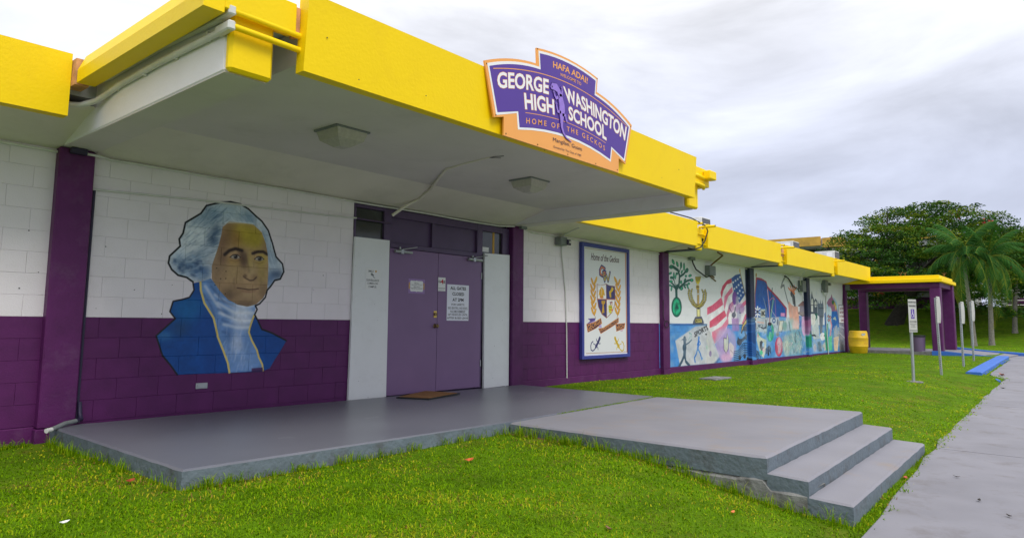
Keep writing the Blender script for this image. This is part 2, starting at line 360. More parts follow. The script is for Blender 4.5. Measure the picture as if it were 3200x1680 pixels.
    def text(s, txt, quad, col, bold=0.02, shear=0.0):     # quad: bl, br, tr, tl in traced coordinates
        v, t = text_mesh(txt, bold, shear); u = fit(v, 0, 1, 0, 1); q = s.P(quad)
        p = [q[0]*(1-a)*(1-b)+q[1]*a*(1-b)+q[2]*a*b+q[3]*(1-a)*b for a, b in u]; p = np.array(p)
        B = s._box(p, 2)
        if B[1] <= B[0] or B[3] <= B[2]: return
        X, Y = np.meshgrid(np.arange(B[0], B[1])+.5, np.arange(B[2], B[3])+.5); m = np.zeros(X.shape)
        for dx, dy in ((-.25, -.25), (.25, -.25), (-.25, .25), (.25, .25)):
            q2 = np.zeros(X.shape, bool)
            for a, b, c in t:
                A, Bb, C = p[a], p[b], p[c]
                e0 = (X+dx-A[0])*(Bb[1]-A[1])-(Y+dy-A[1])*(Bb[0]-A[0]); e1 = (X+dx-Bb[0])*(C[1]-Bb[1])-(Y+dy-Bb[1])*(C[0]-Bb[0]); e2 = (X+dx-C[0])*(A[1]-C[1])-(Y+dy-C[1])*(A[0]-C[0])
                q2 |= ((e0 >= 0) & (e1 >= 0) & (e2 >= 0)) | ((e0 <= 0) & (e1 <= 0) & (e2 <= 0))
            m += q2*.25
        s.comp(m, B, col)
    def clipmask(s, pts):
        m = np.zeros((s.h, s.w), np.float32); p = s.P(pts); B = s._box(p, 1); m[B[2]:B[3], B[0]:B[1]] = s._mask(p, B); return m
    def image(s, name):
        im = bpy.data.images.new(name, s.w, s.h, alpha=True); im.pixels.foreach_set(np.clip(s.a, 0, 1).astype(np.float32).ravel()); im.pack(); return im

# --- bust of a white-haired figure in a blue coat
A1 = Art(3.05, 5.15, 0.30, 2.58, 300); A1.mapf = crop(450, 600, 0.4437)
hair = [(440,95),(540,72),(610,68),(680,85),(735,118),(790,170),(830,205),(875,270),(905,360),(930,455),(975,505),(985,560),(960,612),(920,622),(893,662),(868,680),(860,420),(830,280),(760,225),(690,215),(600,205),(555,240),(530,380),(490,480),(470,600),(460,612),(400,628),(345,632),(300,600),(240,585),(195,545),(172,500),(180,450),(255,380),(248,330),(275,290),(292,215),(350,180),(400,150)]
hair_o = [(345,632),(300,600),(240,585),(195,545),(172,500),(180,450),(255,380),(248,330),(275,290),(292,215),(350,180),(400,150),(440,95),(540,72),(610,68),(680,85),(735,118),(790,170),(830,205),(875,270),(905,360),(930,455),(975,505),(985,560),(960,612),(920,622),(893,662),(868,690),(855,740),(815,785),(785,800),(797,825),(780,862),(800,900),(830,965),(900,990),(1003,1045)]
coat = [(395,630),(345,640),(352,690),(320,740),(270,755),(205,768),(182,840),(220,890),(85,1010),(130,1150),(185,1215),(235,1285),(600,1272),(830,1262),(885,1240),(920,1180),(960,1120),(1003,1045),(830,965),(800,900),(775,868),(700,800),(500,700)]
crav = [(398,632),(470,605),(560,720),(640,780),(720,805),(790,790),(775,868),(750,930),(738,985),(760,1040),(800,1110),(820,1180),(838,1255),(600,1272),(580,1180),(540,1080),(510,960),(490,880),(430,800),(400,710)]
face = [(600,208),(690,215),(770,228),(830,285),(858,360),(872,440),(875,520),(872,620),(868,690),(840,745),(790,790),(730,805),(660,792),(590,755),(530,690),(478,612),(478,520),(500,455),(525,380),(545,300),(555,245)]
A1.fill(coat, (12, 76, 152)); cc = A1.clipmask(coat)
A1.ell(310,820,110,90,(16,112,176),.7,14,clip=cc); A1.ell(250,960,70,50,(52,72,98),.5,14,clip=cc); A1.ell(140,1010,60,30,(90,150,190),.5,9,clip=cc)
A1.ell(480,1180,60,130,(16,66,142),.6,16,clip=cc); A1.ell(900,1060,100,70,(10,70,146),.7,14,clip=cc); A1.ell(430,950,60,120,(20,72,150),.5,14,clip=cc)
A1.fill(crav, (112, 152, 208)); cv = A1.clipmask(crav)
for q in [((500,720),(620,800),(770,800)),((520,780),(640,850),(770,850)),((530,850),(660,900),(755,905)),((560,930),(660,955),(740,950)),((430,660),(500,770),(560,860))]:
    A1.line(q, 20, (222,230,245), .75, 3, clip=cv)
for q in [((470,660),(560,770),(700,830)),((520,820),(640,880),(760,880)),((545,900),(640,930),(740,930)),((420,720),(470,800),(500,880)),((550,980),(600,1000),(620,1050))]:
    A1.line(q, 13, (64,96,150), .7, 3, clip=cv)
A1.ell(690,870,80,100,(240,244,252),.8,14,clip=cv); A1.ell(650,1060,45,90,(215,224,242),.7,9,rot=-15,clip=cv); A1.ell(700,1190,90,60,(130,168,220),.8,14,clip=cv); A1.ell(600,1010,35,60,(60,100,160),.5,9,clip=cv)
for _ in range(60):
    x = rng.uniform(560, 760); y = rng.uniform(940, 1240); A1.line([(x, y), (x+rng.uniform(-25, 10), y+rng.uniform(30, 80))], 5, [(170,200,236),(230,236,248),(90,130,190)][rng.integers(3)], .35, 1.5, clip=cv)
A1.line([(398,632),(400,690),(425,780),(490,885),(508,960),(520,1020),(560,1120),(590,1200),(602,1270)], 15, (232,206,120))
A1.line([(775,868),(752,930),(738,985),(760,1045),(795,1110),(808,1160),(832,1210),(838,1255)], 13, (232,206,120))
A1.fill([(758,1240),(835,1232),(838,1262),(758,1268)], (74,40,92), .9, 1)
A1.fill(hair, (214,222,230)); hm = A1.clipmask(hair)
for (x, y, a, b, r, c, al) in [(430,180,110,60,-30,(120,150,178),.75),(560,150,120,50,-10,(140,168,194),.7),(360,300,70,80,20,(226,236,242),.9),(500,300,35,80,20,(52,82,118),.85),(300,510,95,50,12,(44,78,120),.85),(400,560,70,50,10,(60,98,150),.8),(400,430,80,40,-20,(70,100,130),.7),(260,440,50,40,0,(190,210,226),.8),(330,400,90,30,-10,(228,236,242),.8),(450,400,60,26,-30,(214,226,236),.9),(480,340,30,40,0,(40,66,98),.7),(640,160,120,34,8,(196,214,228),.9),(740,180,60,40,40,(100,134,168),.7),(860,330,24,90,-14,(164,188,208),.9),(900,470,24,70,-20,(110,142,178),.8),(930,575,45,32,0,(30,56,96),.85),(925,530,40,16,10,(206,222,238),.9),(890,620,20,50,0,(60,104,164),.8)]:
    A1.ell(x, y, a, b, c, al, 11, r, clip=hm)
for _ in range(420):      # combed strands and curls
    x = rng.uniform(190, 560); y = rng.uniform(100, 610); an = radians(-35+0.12*(x-380)+0.10*(y-330)+rng.uniform(-15, 15)); l = rng.uniform(25, 70)
    A1.line([(x, y), (x+l*cos(an)*.5, y+l*sin(an)*.5+4), (x+l*cos(an), y+l*sin(an))], rng.uniform(2, 6), [(236,242,246),(90,122,156),(200,214,226),(60,88,122)][rng.integers(4)], .38, 1.1, clip=hm)
for _ in range(90):
    t = rng.uniform(0, 1); x = 600+300*t+rng.uniform(-30, 30); y = 130+330*t*t+rng.uniform(-45, 60)
    A1.line([(x, y), (x+25, y+20+60*t)], rng.uniform(2, 5), [(240,244,248),(110,140,172),(180,200,216)][rng.integers(3)], .4, 1.1, clip=hm)
for _ in range(60):
    x = rng.uniform(215, 400); y = rng.uniform(450, 590); A1.ell(x, y, rng.uniform(8, 22), rng.uniform(5, 14), [(150,178,206),(34,62,102),(200,216,230)][rng.integers(3)], .5, 2.5, rng.uniform(0, 90), clip=hm)
A1.fill(face, (190,156,116)); fm = A1.clipmask(face)
for (x, y, a, b, r, c, al, sf) in [(700,300,110,80,0,(190,168,52),.95,16),(790,330,60,70,0,(178,160,40),.8,13),(590,300,40,90,8,(132,98,66),.8,13),(545,380,30,90,5,(108,76,60),.6,11),(650,330,30,60,0,(150,96,66),.55,11),(520,560,45,130,0,(150,122,96),.7,15),(640,560,70,70,0,(176,148,100),.7,14),(830,560,34,90,0,(176,152,84),.8,12),(835,460,36,40,0,(196,176,60),.6,9),(640,480,60,26,0,(190,150,76),.7,8),(810,490,40,22,0,(186,160,70),.7,8),
        (700,470,30,70,-18,(70,48,42),.75,9),(755,540,26,60,0,(190,164,118),.9,9),(745,475,16,60,0,(196,170,92),.8,7),(780,600,20,22,0,(150,118,86),.8,5),(640,700,70,40,20,(140,112,82),.7,13),(735,745,70,34,0,(172,142,108),.8,12),(735,722,40,12,0,(196,168,126),.7,5),(590,730,50,34,40,(84,66,54),.7,11),(700,792,90,16,-4,(82,64,54),.8,8),(840,700,20,60,10,(120,96,72),.7,9),(860,380,14,60,0,(120,94,60),.6,8),(560,470,30,30,0,(104,70,54),.6,10)]:
    A1.ell(x, y, a, b, c, al, sf, r, clip=fm)
# features of an elderly face
A1.line([(568,440),(600,412),(645,398),(690,412)], 21, (44,30,28), .95, 2.0, clip=fm); A1.line([(765,432),(800,420),(840,420),(868,438)], 19, (44,30,28), .95, 2.0, clip=fm)
for cx, cy, sx in ((643,456,34),(812,470,30)):
    A1.ell(cx, cy, sx, 15, (206,198,184), 1, 1.5, clip=fm); A1.ell(cx+2, cy-2, 15, 15, (54,46,44), 1, 1.2, clip=fm); A1.ell(cx+2, cy-2, 6, 6, (16,14,16), 1, .6, clip=fm); A1.ell(cx-3, cy-7, 3, 3, (240,240,240), 1, .5, clip=fm)
    A1.line([(cx-sx-4, cy+2), (cx-sx*.4, cy-16), (cx+sx*.4, cy-16), (cx+sx+2, cy+3)], 6, (44,32,30), .95, .8, clip=fm)
    A1.line([(cx-sx, cy+4), (cx, cy+17), (cx+sx, cy+5)], 4, (96,72,58), .8, 1, clip=fm); A1.line([(cx-sx, cy+22), (cx, cy+34), (cx+sx, cy+22)], 5, (110,82,60), .6, 2, clip=fm)
A1.line([(715,430),(728,500),(742,560)], 7, (84,60,48), .55, 3, clip=fm)
A1.line([(700,592),(716,606),(745,622),(770,620),(792,598)], 7, (66,46,40), .9, 1.4, clip=fm); A1.ell(712,590,13,15,(120,92,72),.8,2.5,clip=fm)
A1.line([(655,674),(690,678),(735,686),(780,684),(806,680)], 6, (66,38,36), .95, 1, clip=fm); A1.line([(690,696),(740,704),(782,696)], 7, (150,104,86), .7, 2, clip=fm)
A1.line([(640,600),(632,640),(640,680)], 6, (108,82,64), .6, 3, clip=fm); A1.line([(820,600),(826,640),(816,676)], 5, (108,82,64), .5, 3, clip=fm)
A1.line([(570,215),(640,212),(700,216),(770,222)], 9, (230,236,240), .8, 2)
for q in ((540,610),(578,558),(572,715),(576,608),(500,655),(512,535)): A1.ell(q[0], q[1], 4, 4, (40,30,28), .9, .5)
A1.line(hair_o, 13, (22,24,30)); A1.line([(345,640),(352,690),(320,740),(270,755),(205,768),(182,840),(220,890),(85,1010),(130,1150),(185,1215),(235,1285)], 11, (24,26,34))
A1.line([(600,1275),(885,1262),(1003,1045)], 3, (20,50,110), .5)

# --- long school mural over three bays
A2 = Art(14.2, 29.7, 0.0, 2.64, 130, (236, 236, 240))
q1 = crop(2080, 780, .28115); q2 = crop(2210, 820, .2516); q3 = crop(2340, 820, .24423); q4 = crop(2490, 860, .19976)
A2.fill([(14.2,1.0),(29.7,1.0),(29.7,0),(14.2,0)], (78,146,218))
for _ in range(160):
    x = rng.uniform(14.3, 29.6); z = rng.uniform(0, .95); A2.ell(x, z, rng.uniform(.08, .35), rng.uniform(.03, .12), [(120,176,232),(64,128,206),(96,160,226),(150,194,236)][rng.integers(4)], .4, 5)
A2.mapf = q1
G, GL, GD = (24,130,98), (44,190,140), (18,84,76)
A2.line([(122,545),(118,440),(128,410)], 34, GD); A2.line([(128,430),(150,380),(155,290),(140,230),(85,190)], 22, GD); A2.line([(155,300),(200,270),(235,225)], 16, GD); A2.line([(150,420),(190,385),(240,345),(290,330)], 14, GD); A2.line([(120,430),(90,390),(50,350)], 14, GD); A2.line([(110,400),(95,340),(70,305)], 9, GD); A2.line([(155,240),(170,190),(172,160)], 9, GD)
A2.line([(120,440),(80,405),(45,395)], 9, GD); A2.line([(150,430),(200,390),(250,385)], 9, GD)
for x, y, a, b, r in [(85,135,13,32,-20),(130,160,12,32,-15),(205,190,10,46,0),(65,190,26,22,-10),(172,170,11,36,0),(235,230,18,28,20),(272,287,20,14,-30),(52,262,20,12,-30),(68,310,20,15,0),(60,352,20,14,0),(92,285,9,36,0),(110,300,8,30,10),(215,340,12,24,20),(180,245,9,22,20),(225,292,12,14,0),(290,338,19,18,0),(258,376,13,14,0),(125,265,14,14,0),(66,430,9,30,10),(178,430,16,22,30),(210,405,10,30,-30),(245,410,9,28,-20),(172,360,12,20,0),(50,395,10,14,0)]:
    A2.ell(x, y, a, b, GD, 1, 0, r); A2.ell(x, y, a*.62, b*.72, GL if (x*7+y) % 3 else G, 1, 0, r)
A2.ell(122,636,58,112,GD); A2.ell(122,636,46,98,(30,140,104))
A2.line([(100,590),(122,560),(140,580)], 20, GL); A2.line([(92,620),(88,670),(96,690)], 22, GL); A2.line([(150,620),(158,665),(120,700)], 22, GL); A2.fill([(118,600),(150,655),(105,660)], GD)
YK, BK = (226,206,96), (40,34,30)
A2.fill([(328,300),(393,298),(385,340),(368,380),(345,380),(332,345)], BK); 
for i in range(5): A2.line([(336+12*i,306),(334+12*i,340),(350+4*i,376)], 9, (240,214,60))
A2.fill([(340,392),(370,392),(372,438),(340,438)], (206,170,60)); A2.line([(340,412),(372,412)], 4, BK); A2.fill([(350,440),(370,440),(372,650),(352,650)], (196,160,90)); A2.line([(350,440),(352,650)], 3, BK); A2.line([(371,440),(373,650)], 3, BK); A2.fill([(352,482),(368,482),(368,500),(352,500)], (230,230,230))
for sgn, base in ((-1, [(350,640),(310,610),(282,560),(268,500),(280,430)]), (1, [(372,640),(405,615),(430,570),(436,500),(415,440)])):
    for i in range(len(base)-1):
        for t in (0, .33, .66):
            x = base[i][0]*(1-t)+base[i+1][0]*t; y = base[i][1]*(1-t)+base[i+1][1]*t
            for k in (-1, 1):
                A2.ell(x+13*k, y-6, 8, 19, BK, 1, 0, 28*k); A2.ell(x+13*k, y-6, 5.2, 15, YK, 1, 0, 28*k)
A2.fill([(345,650),(385,650),(388,760),(348,760)], BK); A2.fill([(350,655),(381,655),(384,758),(352,758)], (222,214,150)); A2.ell(366,650,12,10,(40,40,60))
A2.fill([(300,835),(305,800),(330,745),(400,740),(425,800),(425,838)], (96,100,120)); A2.fill([(325,812),(328,766),(405,764),(408,812)], BK); A2.fill([(330,808),(332,770),(400,768),(403,808)], (220,206,120))
A2.text('JROTC', [(332,806),(392,806),(392,776),(332,778)], (30,30,30), .03)
A2.mapf = lambda x, y: (x, y); A2.line([(14.5,1.0),(29.6,1.0)], .022, (50,84,130)); A2.mapf = q1
A2.fill([(62,822),(300,822),(300,842),(62,845)], (52,110,184))
A2.fill([(105,1010),(330,850),(480,835),(530,1060),(560,1180),(570,1260),(440,1282),(160,1300)], (204,202,206), .95, 1.5)
A2.fill([(160,1300),(130,1120),(105,1010),(115,990),(62,960),(64,1310)], (74,140,214), .8, 1)
A2.text('SPORTS', [(322,975),(478,885),(462,835),(316,915)], (44,44,50), .035)
SI = (66,88,112)
for l, w in (([(212,990),(214,1080),(210,1180)],40),([(205,1180),(180,1240),(150,1295)],24),([(215,1180),(225,1240),(265,1285)],22),([(225,1055),(260,1030),(290,1000)],10),([(205,1060),(200,1110)],22)): A2.line(l, w, SI)
A2.ell(214,1000,20,20,SI); A2.ell(210,1085,22,46,SI); A2.line([(195,992),(180,1000)], 6, SI)
A2.line([(255,1000),(275,960),(265,920),(290,940)], 5, (70,150,140)); A2.line([(280,990),(290,950)], 4, (70,150,140))
RB = (36,112,206)
for l, w in (([(370,975),(365,1050),(358,1100)],22),([(356,1100),(340,1160),(320,1200),(328,1245)],14),([(360,1100),(385,1150),(402,1215),(408,1205)],14),([(375,1010),(388,1040),(378,1060)],8),([(362,1020),(352,1055)],8)): A2.line(l, w, RB)
A2.ell(370,975,10,14,RB)
for l, w, c in (([(465,1010),(480,1060),(490,1130)],22,(214,226,190)),([(470,1130),(460,1190),(462,1260)],12,(226,222,210)),([(490,1130),(520,1180),(525,1250)],10,(226,222,210))): A2.line(l, w, c, .8, 1)
A2.ell(472,1085,18,30,(96,190,130),.7,2); A2.ell(498,1150,12,26,(150,120,170),.8,1.5); A2.ell(450,938,10,9,(50,50,56))
# striped flag
A2.mapf = q2
RD, RP = (206,62,96), (226,116,150)
A2.fill([(300,195),(240,225),(185,300),(165,380),(178,432),(60,520),(0,560),(0,800),(40,860),(60,930),(85,1020),(150,960),(240,840),(250,760),(420,760),(515,690),(500,500),(470,390),(400,440)], (240,236,240))
for i, pl in enumerate([[(300,195),(245,222),(190,290),(166,370),(176,432),(186,425),(200,350),(245,270),(305,250)], [(310,300),(270,345),(215,420),(205,520),(215,590),(235,500),(262,420),(318,360)], [(320,470),(268,540),(240,640),(250,720),(270,640),(300,560),(330,520)],
        [(178,430),(60,530),(0,560),(0,650),(90,600),(200,520)], [(215,590),(150,640),(30,730),(30,810),(110,780),(240,660)], [(260,680),(180,790),(60,860),(60,940),(85,1020),(170,900),(265,760)], [(495,450),(440,500),(400,560),(440,560),(500,500)], [(512,590),(470,650),(430,760),(470,760),(515,690)]]):
    A2.fill(pl, [RD, RP, (216,130,160), (226,96,130), (224,90,122), (230,130,160), RP, RP][i])
A2.fill([(300,195),(350,155),(412,140),(478,385),(400,500),(370,430),(330,370)], (44,92,168))
for x, y in [(322,245),(352,225),(380,205),(408,180),(337,325),(365,305),(390,278),(418,250),(380,380),(405,350),(433,310),(418,408),(446,370),(395,442)]:
    A2.fill([(x+16*(1 if k % 2 == 0 else .42)*sin(k*pi/5), y-20*(1 if k % 2 == 0 else .42)*cos(k*pi/5)) for k in range(10)], (244,244,248))
A2.line([(404,95),(450,300),(512,560),(530,700)], 9, (196,160,70)); A2.ell(405,100,7,26,(220,176,50))
A2.ell(340,440,30,85,(120,66,160),.95,1.5); A2.ell(372,470,20,60,(160,160,190),.9,2); A2.ell(405,570,60,65,(176,130,190),.75,3); A2.ell(300,560,40,60,(196,140,190),.6,3); A2.line([(285,510),(272,560),(300,608)], 6, (60,50,90)); A2.line([(350,560),(340,620),(325,680)], 16, (96,96,120)); A2.ell(330,650,26,34,(110,110,130)); A2.ell(395,660,26,80,(176,176,206),.7,3); A2.fill([(305,690),(390,690),(400,850),(310,850)], (170,120,190), .75, 2)
A2.line([(400,560),(400,625),(420,625)], 5, (90,70,120))
A2.ell(230,1020,130,220,(196,156,212),.85,6); A2.ell(300,960,60,130,(150,170,220),.5,6); A2.fill([(205,930),(240,940),(248,870),(268,960),(262,1080),(235,1130),(205,1080)], (70,60,90)); A2.fill([(210,938),(242,948),(250,880),(263,962),(257,1075),(235,1120),(210,1075)], (212,212,200)); A2.fill([(268,1010),(290,985),(335,1040),(320,1170),(285,1180)], (222,206,214)); A2.line([(285,1080),(318,1120)], 6, (170,140,170)); A2.ell(240,1180,70,60,(222,170,206),.8,5)
A2.fill([(0,850),(40,860),(150,1160),(100,1255),(0,1262)], (206,204,206), .9, 2)
A2.ell(40,1130,16,36,(150,130,176)); A2.line([(90,1255),(150,1200)], 16, (60,90,150), .8, 2)
# violin, staves and notes
A2.fill([(420,880),(430,790),(480,700),(540,690),(620,680),(640,650),(640,700),(560,740),(500,745),(460,790),(430,880)], (60,50,40)); A2.fill([(424,870),(436,790),(484,706),(540,696),(630,662),(630,690),(555,732),(500,737),(452,790)], (224,196,120))
A2.fill([(440,800),(600,740),(650,820),(560,850),(450,850)], (84,92,112)); A2.line([(470,870),(485,950)], 16, (64,72,92)); A2.line([(385,940),(380,1010)], 18, (60,66,84)); A2.line([(380,990),(440,960),(520,880)], 24, (60,70,92)); A2.ell(550,930,46,80,(52,66,92)); A2.ell(545,940,26,60,(34,44,64)); A2.ell(400,985,32,42,(60,68,88))
for i in range(6):
    o = i*26; A2.line([(330,1105+o*.85),(390,1090+o*.9),(450,1000+o*1.1),(500,1000+o*1.1),(560,1060+o*.8),(640,1110+o*.7)], 5, (30,34,50))
for x, y in ((405,1180),(465,1160),(505,1200),(600,1150)): A2.ell(x, y, 16, 30, (34,38,54)); A2.line([(x+8, y), (x, y-150)], 6, (34,38,54))
# bay two: blue banner, tools, easel, harvest
A2.mapf = q3
A2.fill([(95,188),(160,200),(225,240),(240,300),(380,450),(485,580),(482,720),(80,700),(78,400)], (176,48,84)); A2.fill([(108,215),(200,240),(228,270),(236,330),(370,470),(470,590),(470,710),(84,700),(84,400)], (28,92,182))
A2.line([(96,150),(78,400)], 9, (206,140,110)); A2.ell(94,160,8,26,(196,150,60))
A2.fill([(90,700),(640,700),(640,850),(380,890),(100,890)], (196,206,216), .9, 2); A2.fill([(145,590),(215,590),(215,715),(150,712)], (150,176,196)); A2.fill([(153,604),(208,604),(208,700),(156,700)], (214,216,206)); A2.text('EMC', [(160,682),(212,682),(208,615),(160,620)], (34,34,38), .04)
for a in range(8):
    A2.ell(112+26*cos(a*pi/4), 630+52*sin(a*pi/4), 9, 26, (232,232,236), 1, 0, a*45+90)
A2.ell(112,630,14,20,(60,60,90)); A2.line([(110,650),(100,740),(104,850)], 10, (226,220,230)); A2.ell(150,810,34,20,(90,104,124)); A2.ell(160,808,16,9,(206,214,220)); A2.line([(110,760),(195,770)], 8, (230,180,170)); A2.line([(190,840),(215,830)], 10, (50,56,70)); A2.line([(160,830),(190,845)], 8, (50,56,70)); A2.line([(220,740),(222,830)], 16, (46,50,60))
A2.line([(190,460),(225,600),(240,740)], 10, (150,160,176)); A2.line([(240,350),(262,560),(268,780)], 16, (226,176,196)); A2.line([(222,500),(235,600)], 14, (50,70,110)); A2.line([(300,330),(290,440),(282,640)], 12, (52,66,90)); A2.line([(320,450),(300,560),(280,700)], 20, (120,170,160)); A2.line([(255,500),(300,450),(335,470),(348,700)], 7, (196,120,180)); A2.line([(270,600),(268,790)], 9, (90,60,70)); A2.line([(285,600),(350,700),(430,700)], 5, (200,180,190))
A2.ell(275,890,48,120,(54,170,140)); A2.ell(262,870,30,80,(40,110,190),.9,2); A2.ell(272,940,16,60,(90,206,160)); A2.ell(268,785,26,22,(34,44,60)); A2.line([(270,690),(268,790)], 8, (120,50,60))
A2.ell(322,740,22,34,(56,96,160)); A2.ell(322,742,10,16,(220,226,230)); A2.ell(370,760,12,42,(110,120,140)); A2.fill([(410,640),(462,645),(458,690),(408,686)], (224,150,200)); A2.fill([(388,692),(478,700),(470,745),(386,738)], (110,170,224)); A2.fill([(395,740),(450,740),(425,890),(372,885)], (60,54,60)); A2.fill([(399,746),(443,745),(420,882),(380,880)], (226,222,206))
A2.ell(460,810,30,60,(110,160,150),.8,3); A2.ell(420,920,50,40,(84,140,214),.9,4)
A2.fill([(110,890),(150,950),(225,990),(222,1100),(190,1220),(150,1180),(100,990)], (206,212,196)); A2.fill([(140,1010),(165,995),(200,1040),(195,1110),(160,1130),(140,1080)], (60,66,86)); A2.ell(185,1050,14,34,(160,196,230)); A2.ell(160,1150,20,30,(80,200,150)); A2.ell(190,1120,14,30,(230,190,196)); A2.fill([(110,900),(135,940),(110,960)], (230,160,170)); A2.fill([(118,885),(150,920),(128,940)], (60,170,130))
for i in range(5): A2.line([(215,1105+i*16),(262,1065+i*16),(285,1100+i*16)], 5, (34,40,56))
A2.line([(258,1080),(250,1180)], 12, (40,44,60)); A2.ell(250,1165,11,26,(40,44,60)); A2.line([(92,1050),(90,1200)], 8, (40,44,60)); A2.ell(86,1170,12,26,(40,44,60)); A2.line([(90,1110),(140,1190),(150,1220)], 6, (40,44,60))
A2.ell(385,1075,50,125,(196,44,90)); A2.ell(388,1060,32,110,(222,196,210),.85,4); A2.ell(360,1110,14,60,(206,70,100),.8,3); A2.ell(368,915,24,26,(130,136,146))
A2.ell(560,1050,130,170,(150,186,180),.8,14); A2.ell(620,900,90,90,(120,170,176),.6,14); A2.ell(480,1080,40,120,(200,206,190),.7,9)
for _ in range(160):
    x = rng.uniform(420, 730); y = rng.uniform(930, 1180); A2.line([(x, y), (x+rng.uniform(-14, 14), y-rng.uniform(8, 44))], rng.uniform(3, 7), [(206,210,186),(110,150,146),(230,228,216),(90,110,130),(196,170,190),(216,206,170)][rng.integers(6)], .7, .6)
# figure holding a staff, giraffe-necked cable, hand crown
A2.line([(470,170),(430,250),(412,320),(428,300),(450,290),(462,360),(480,430),(505,520)], 15, (140,144,150)); A2.line([(470,170),(520,220),(570,290)], 7, (120,110,100))
for k, a in enumerate((-50, -28, -5, 18, 42)): A2.line([(562,390), (562+70*sin(radians(a)), 390-100*cos(radians(a)))], 12, (236,132,88))
A2.ell(562,395,30,26,(236,136,92)); A2.line([(545,400),(580,450),(590,560)], 34, (70,72,84)); A2.line([(555,420),(570,520)], 18, (120,120,126))
A2.fill([(512,490),(545,540),(580,560),(625,560),(650,720),(640,850),(560,850),(525,740),(505,560)], (238,178,160)); A2.line([(560,570),(565,740)], 6, (226,196,190)); A2.ell(545,780,40,70,(150,196,200),.7,6); A2.ell(600,790,44,60,(236,206,206),.8,5)
for l in ([(515,760),(530,870)], [(600,900),(590,980),(600,1020)], [(640,880),(660,940)]): A2.line(l, 12, (70,80,100), .8, 1)
A2.fill([(630,550),(690,490),(737,520),(737,560),(640,560)], (150,116,116)); A2.fill([(655,560),(730,560),(730,640),(655,640)], (166,150,166)); A2.fill([(628,640),(660,615),(737,620),(737,670),(680,685)], (176,150,150)); A2.line([(690,380),(690,490)], 4, (150,140,140)); A2.line([(630,550),(737,555)], 4, (80,60,60))
A2.fill([(640,680),(680,680),(672,820),(650,830)], (90,130,200)); A2.ell(715,790,40,150,(222,176,222)); A2.ell(720,780,18,70,(176,90,150),.8,3)
# bay three: church, fort tower, diver, hand, stair wall
A2.mapf = q4
A2.fill([(25,470),(95,400),(130,440),(210,455),(200,475),(30,475)], (150,112,112)); A2.line([(95,395),(120,440),(200,460)], 5, (90,60,50)); A2.fill([(45,475),(210,475),(210,590),(45,590)], (150,140,156)); A2.fill([(20,590),(120,560),(230,600),(200,625),(80,640)], (166,150,150)); A2.line([(20,590),(90,635),(180,610)], 5, (80,60,60))
A2.fill([(215,600),(215,400),(235,240),(250,330),(270,380),(275,600)], (80,92,110)); A2.ell(240,430,18,70,(222,222,216)); A2.fill([(225,430),(255,430),(255,570),(225,570)], (226,226,220)); A2.fill([(268,600),(270,400),(292,360),(320,400),(322,600)], (84,96,112)); A2.ell(294,450,18,50,(224,224,220)); A2.line([(215,462),(325,465)], 4, (70,76,90))
A2.fill([(325,470),(332,385),(342,440),(362,440),(370,375),(378,440),(396,440),(402,380),(418,470),(420,640),(410,660),(400,900),(360,910),(350,640),(325,620)], (104,118,136)); A2.line([(345,510),(420,514)], 5, (50,56,70)); A2.line([(355,640),(410,645)], 5, (60,66,80))
A2.fill([(235,640),(330,640),(350,880),(360,990),(260,1000),(230,880)], (200,210,212)); A2.ell(262,690,34,90,(228,228,222)); A2.fill([(275,600),(325,590),(320,660),(290,715),(300,640)], (44,104,94)); A2.ell(150,760,60,150,(226,180,216)); A2.ell(190,760,30,140,(232,214,230),.8,4); A2.ell(150,740,26,70,(170,90,130),.7,3)
A2.ell(405,955,44,62,(232,232,236)); A2.ell(432,940,9,12,(50,60,90)); A2.line([(230,937),(280,935),(300,950)], 13, (50,58,72))
A2.fill([(160,860),(215,880),(210,1000),(160,1060),(140,980)], (26,140,104)); A2.line([(130,940),(210,940)], 5, (60,180,150)); A2.fill([(245,1000),(380,1000),(400,1200),(250,1215)], (150,186,224),.8,3); A2.fill([(320,1040),(360,1030),(400,1180),(350,1190)], (90,120,140),.9,2)
for i in range(6): A2.line([(325+i*11,1180),(322+i*13,1050+8*(i % 3))], 7, (60,84,110), .9)
for i in range(4): A2.line([(430,1100+i*22),(455,1090+i*22),(478,1110+i*20)], 8, (222,214,190))
A2.line([(410,1110),(470,1020)], 26, (206,206,190), .9, 2); A2.ell(285,1130,26,60,(206,190,196),.8,3)
A2.ell(550,600,105,260,(176,214,238),1,3); A2.fill([(470,430),(500,370),(530,345),(545,290),(556,345),(600,420),(640,560),(655,700),(560,700),(540,520),(500,500)], (166,110,150)); A2.ell(565,420,18,34,(44,120,70)); A2.ell(590,450,14,30,(214,190,80)); A2.ell(610,500,14,40,(226,206,110)); A2.ell(575,480,16,20,(196,130,140))
A2.fill([(545,560),(630,560),(660,720),(660,850),(540,850)], (30,104,190)); A2.fill([(560,680),(600,640),(618,690),(600,750),(612,700)], (190,206,190)); A2.ell(510,560,36,80,(206,226,236),.8,3)
for x, y in ((495,640),(525,655),(500,700)): A2.ell(x, y, 16, 24, (60,40,50)); A2.ell(x, y, 10, 17, (222,160,170))
A2.line([(525,700),(545,780),(530,880),(520,950)], 24, (222,150,156)); A2.fill([(440,770),(490,750),(490,1180),(460,1180),(430,900)], (24,150,110)); A2.fill([(430,600),(455,560),(460,900),(440,860)], (60,120,190)); A2.fill([(495,960),(550,940),(555,1170),(500,1180)], (90,206,160)); A2.fill([(550,850),(660,800),(662,1170),(555,1180)], (70,150,214))
A2.fill([(575,970),(660,950),(640,1180),(585,1180)], (236,206,176)); 
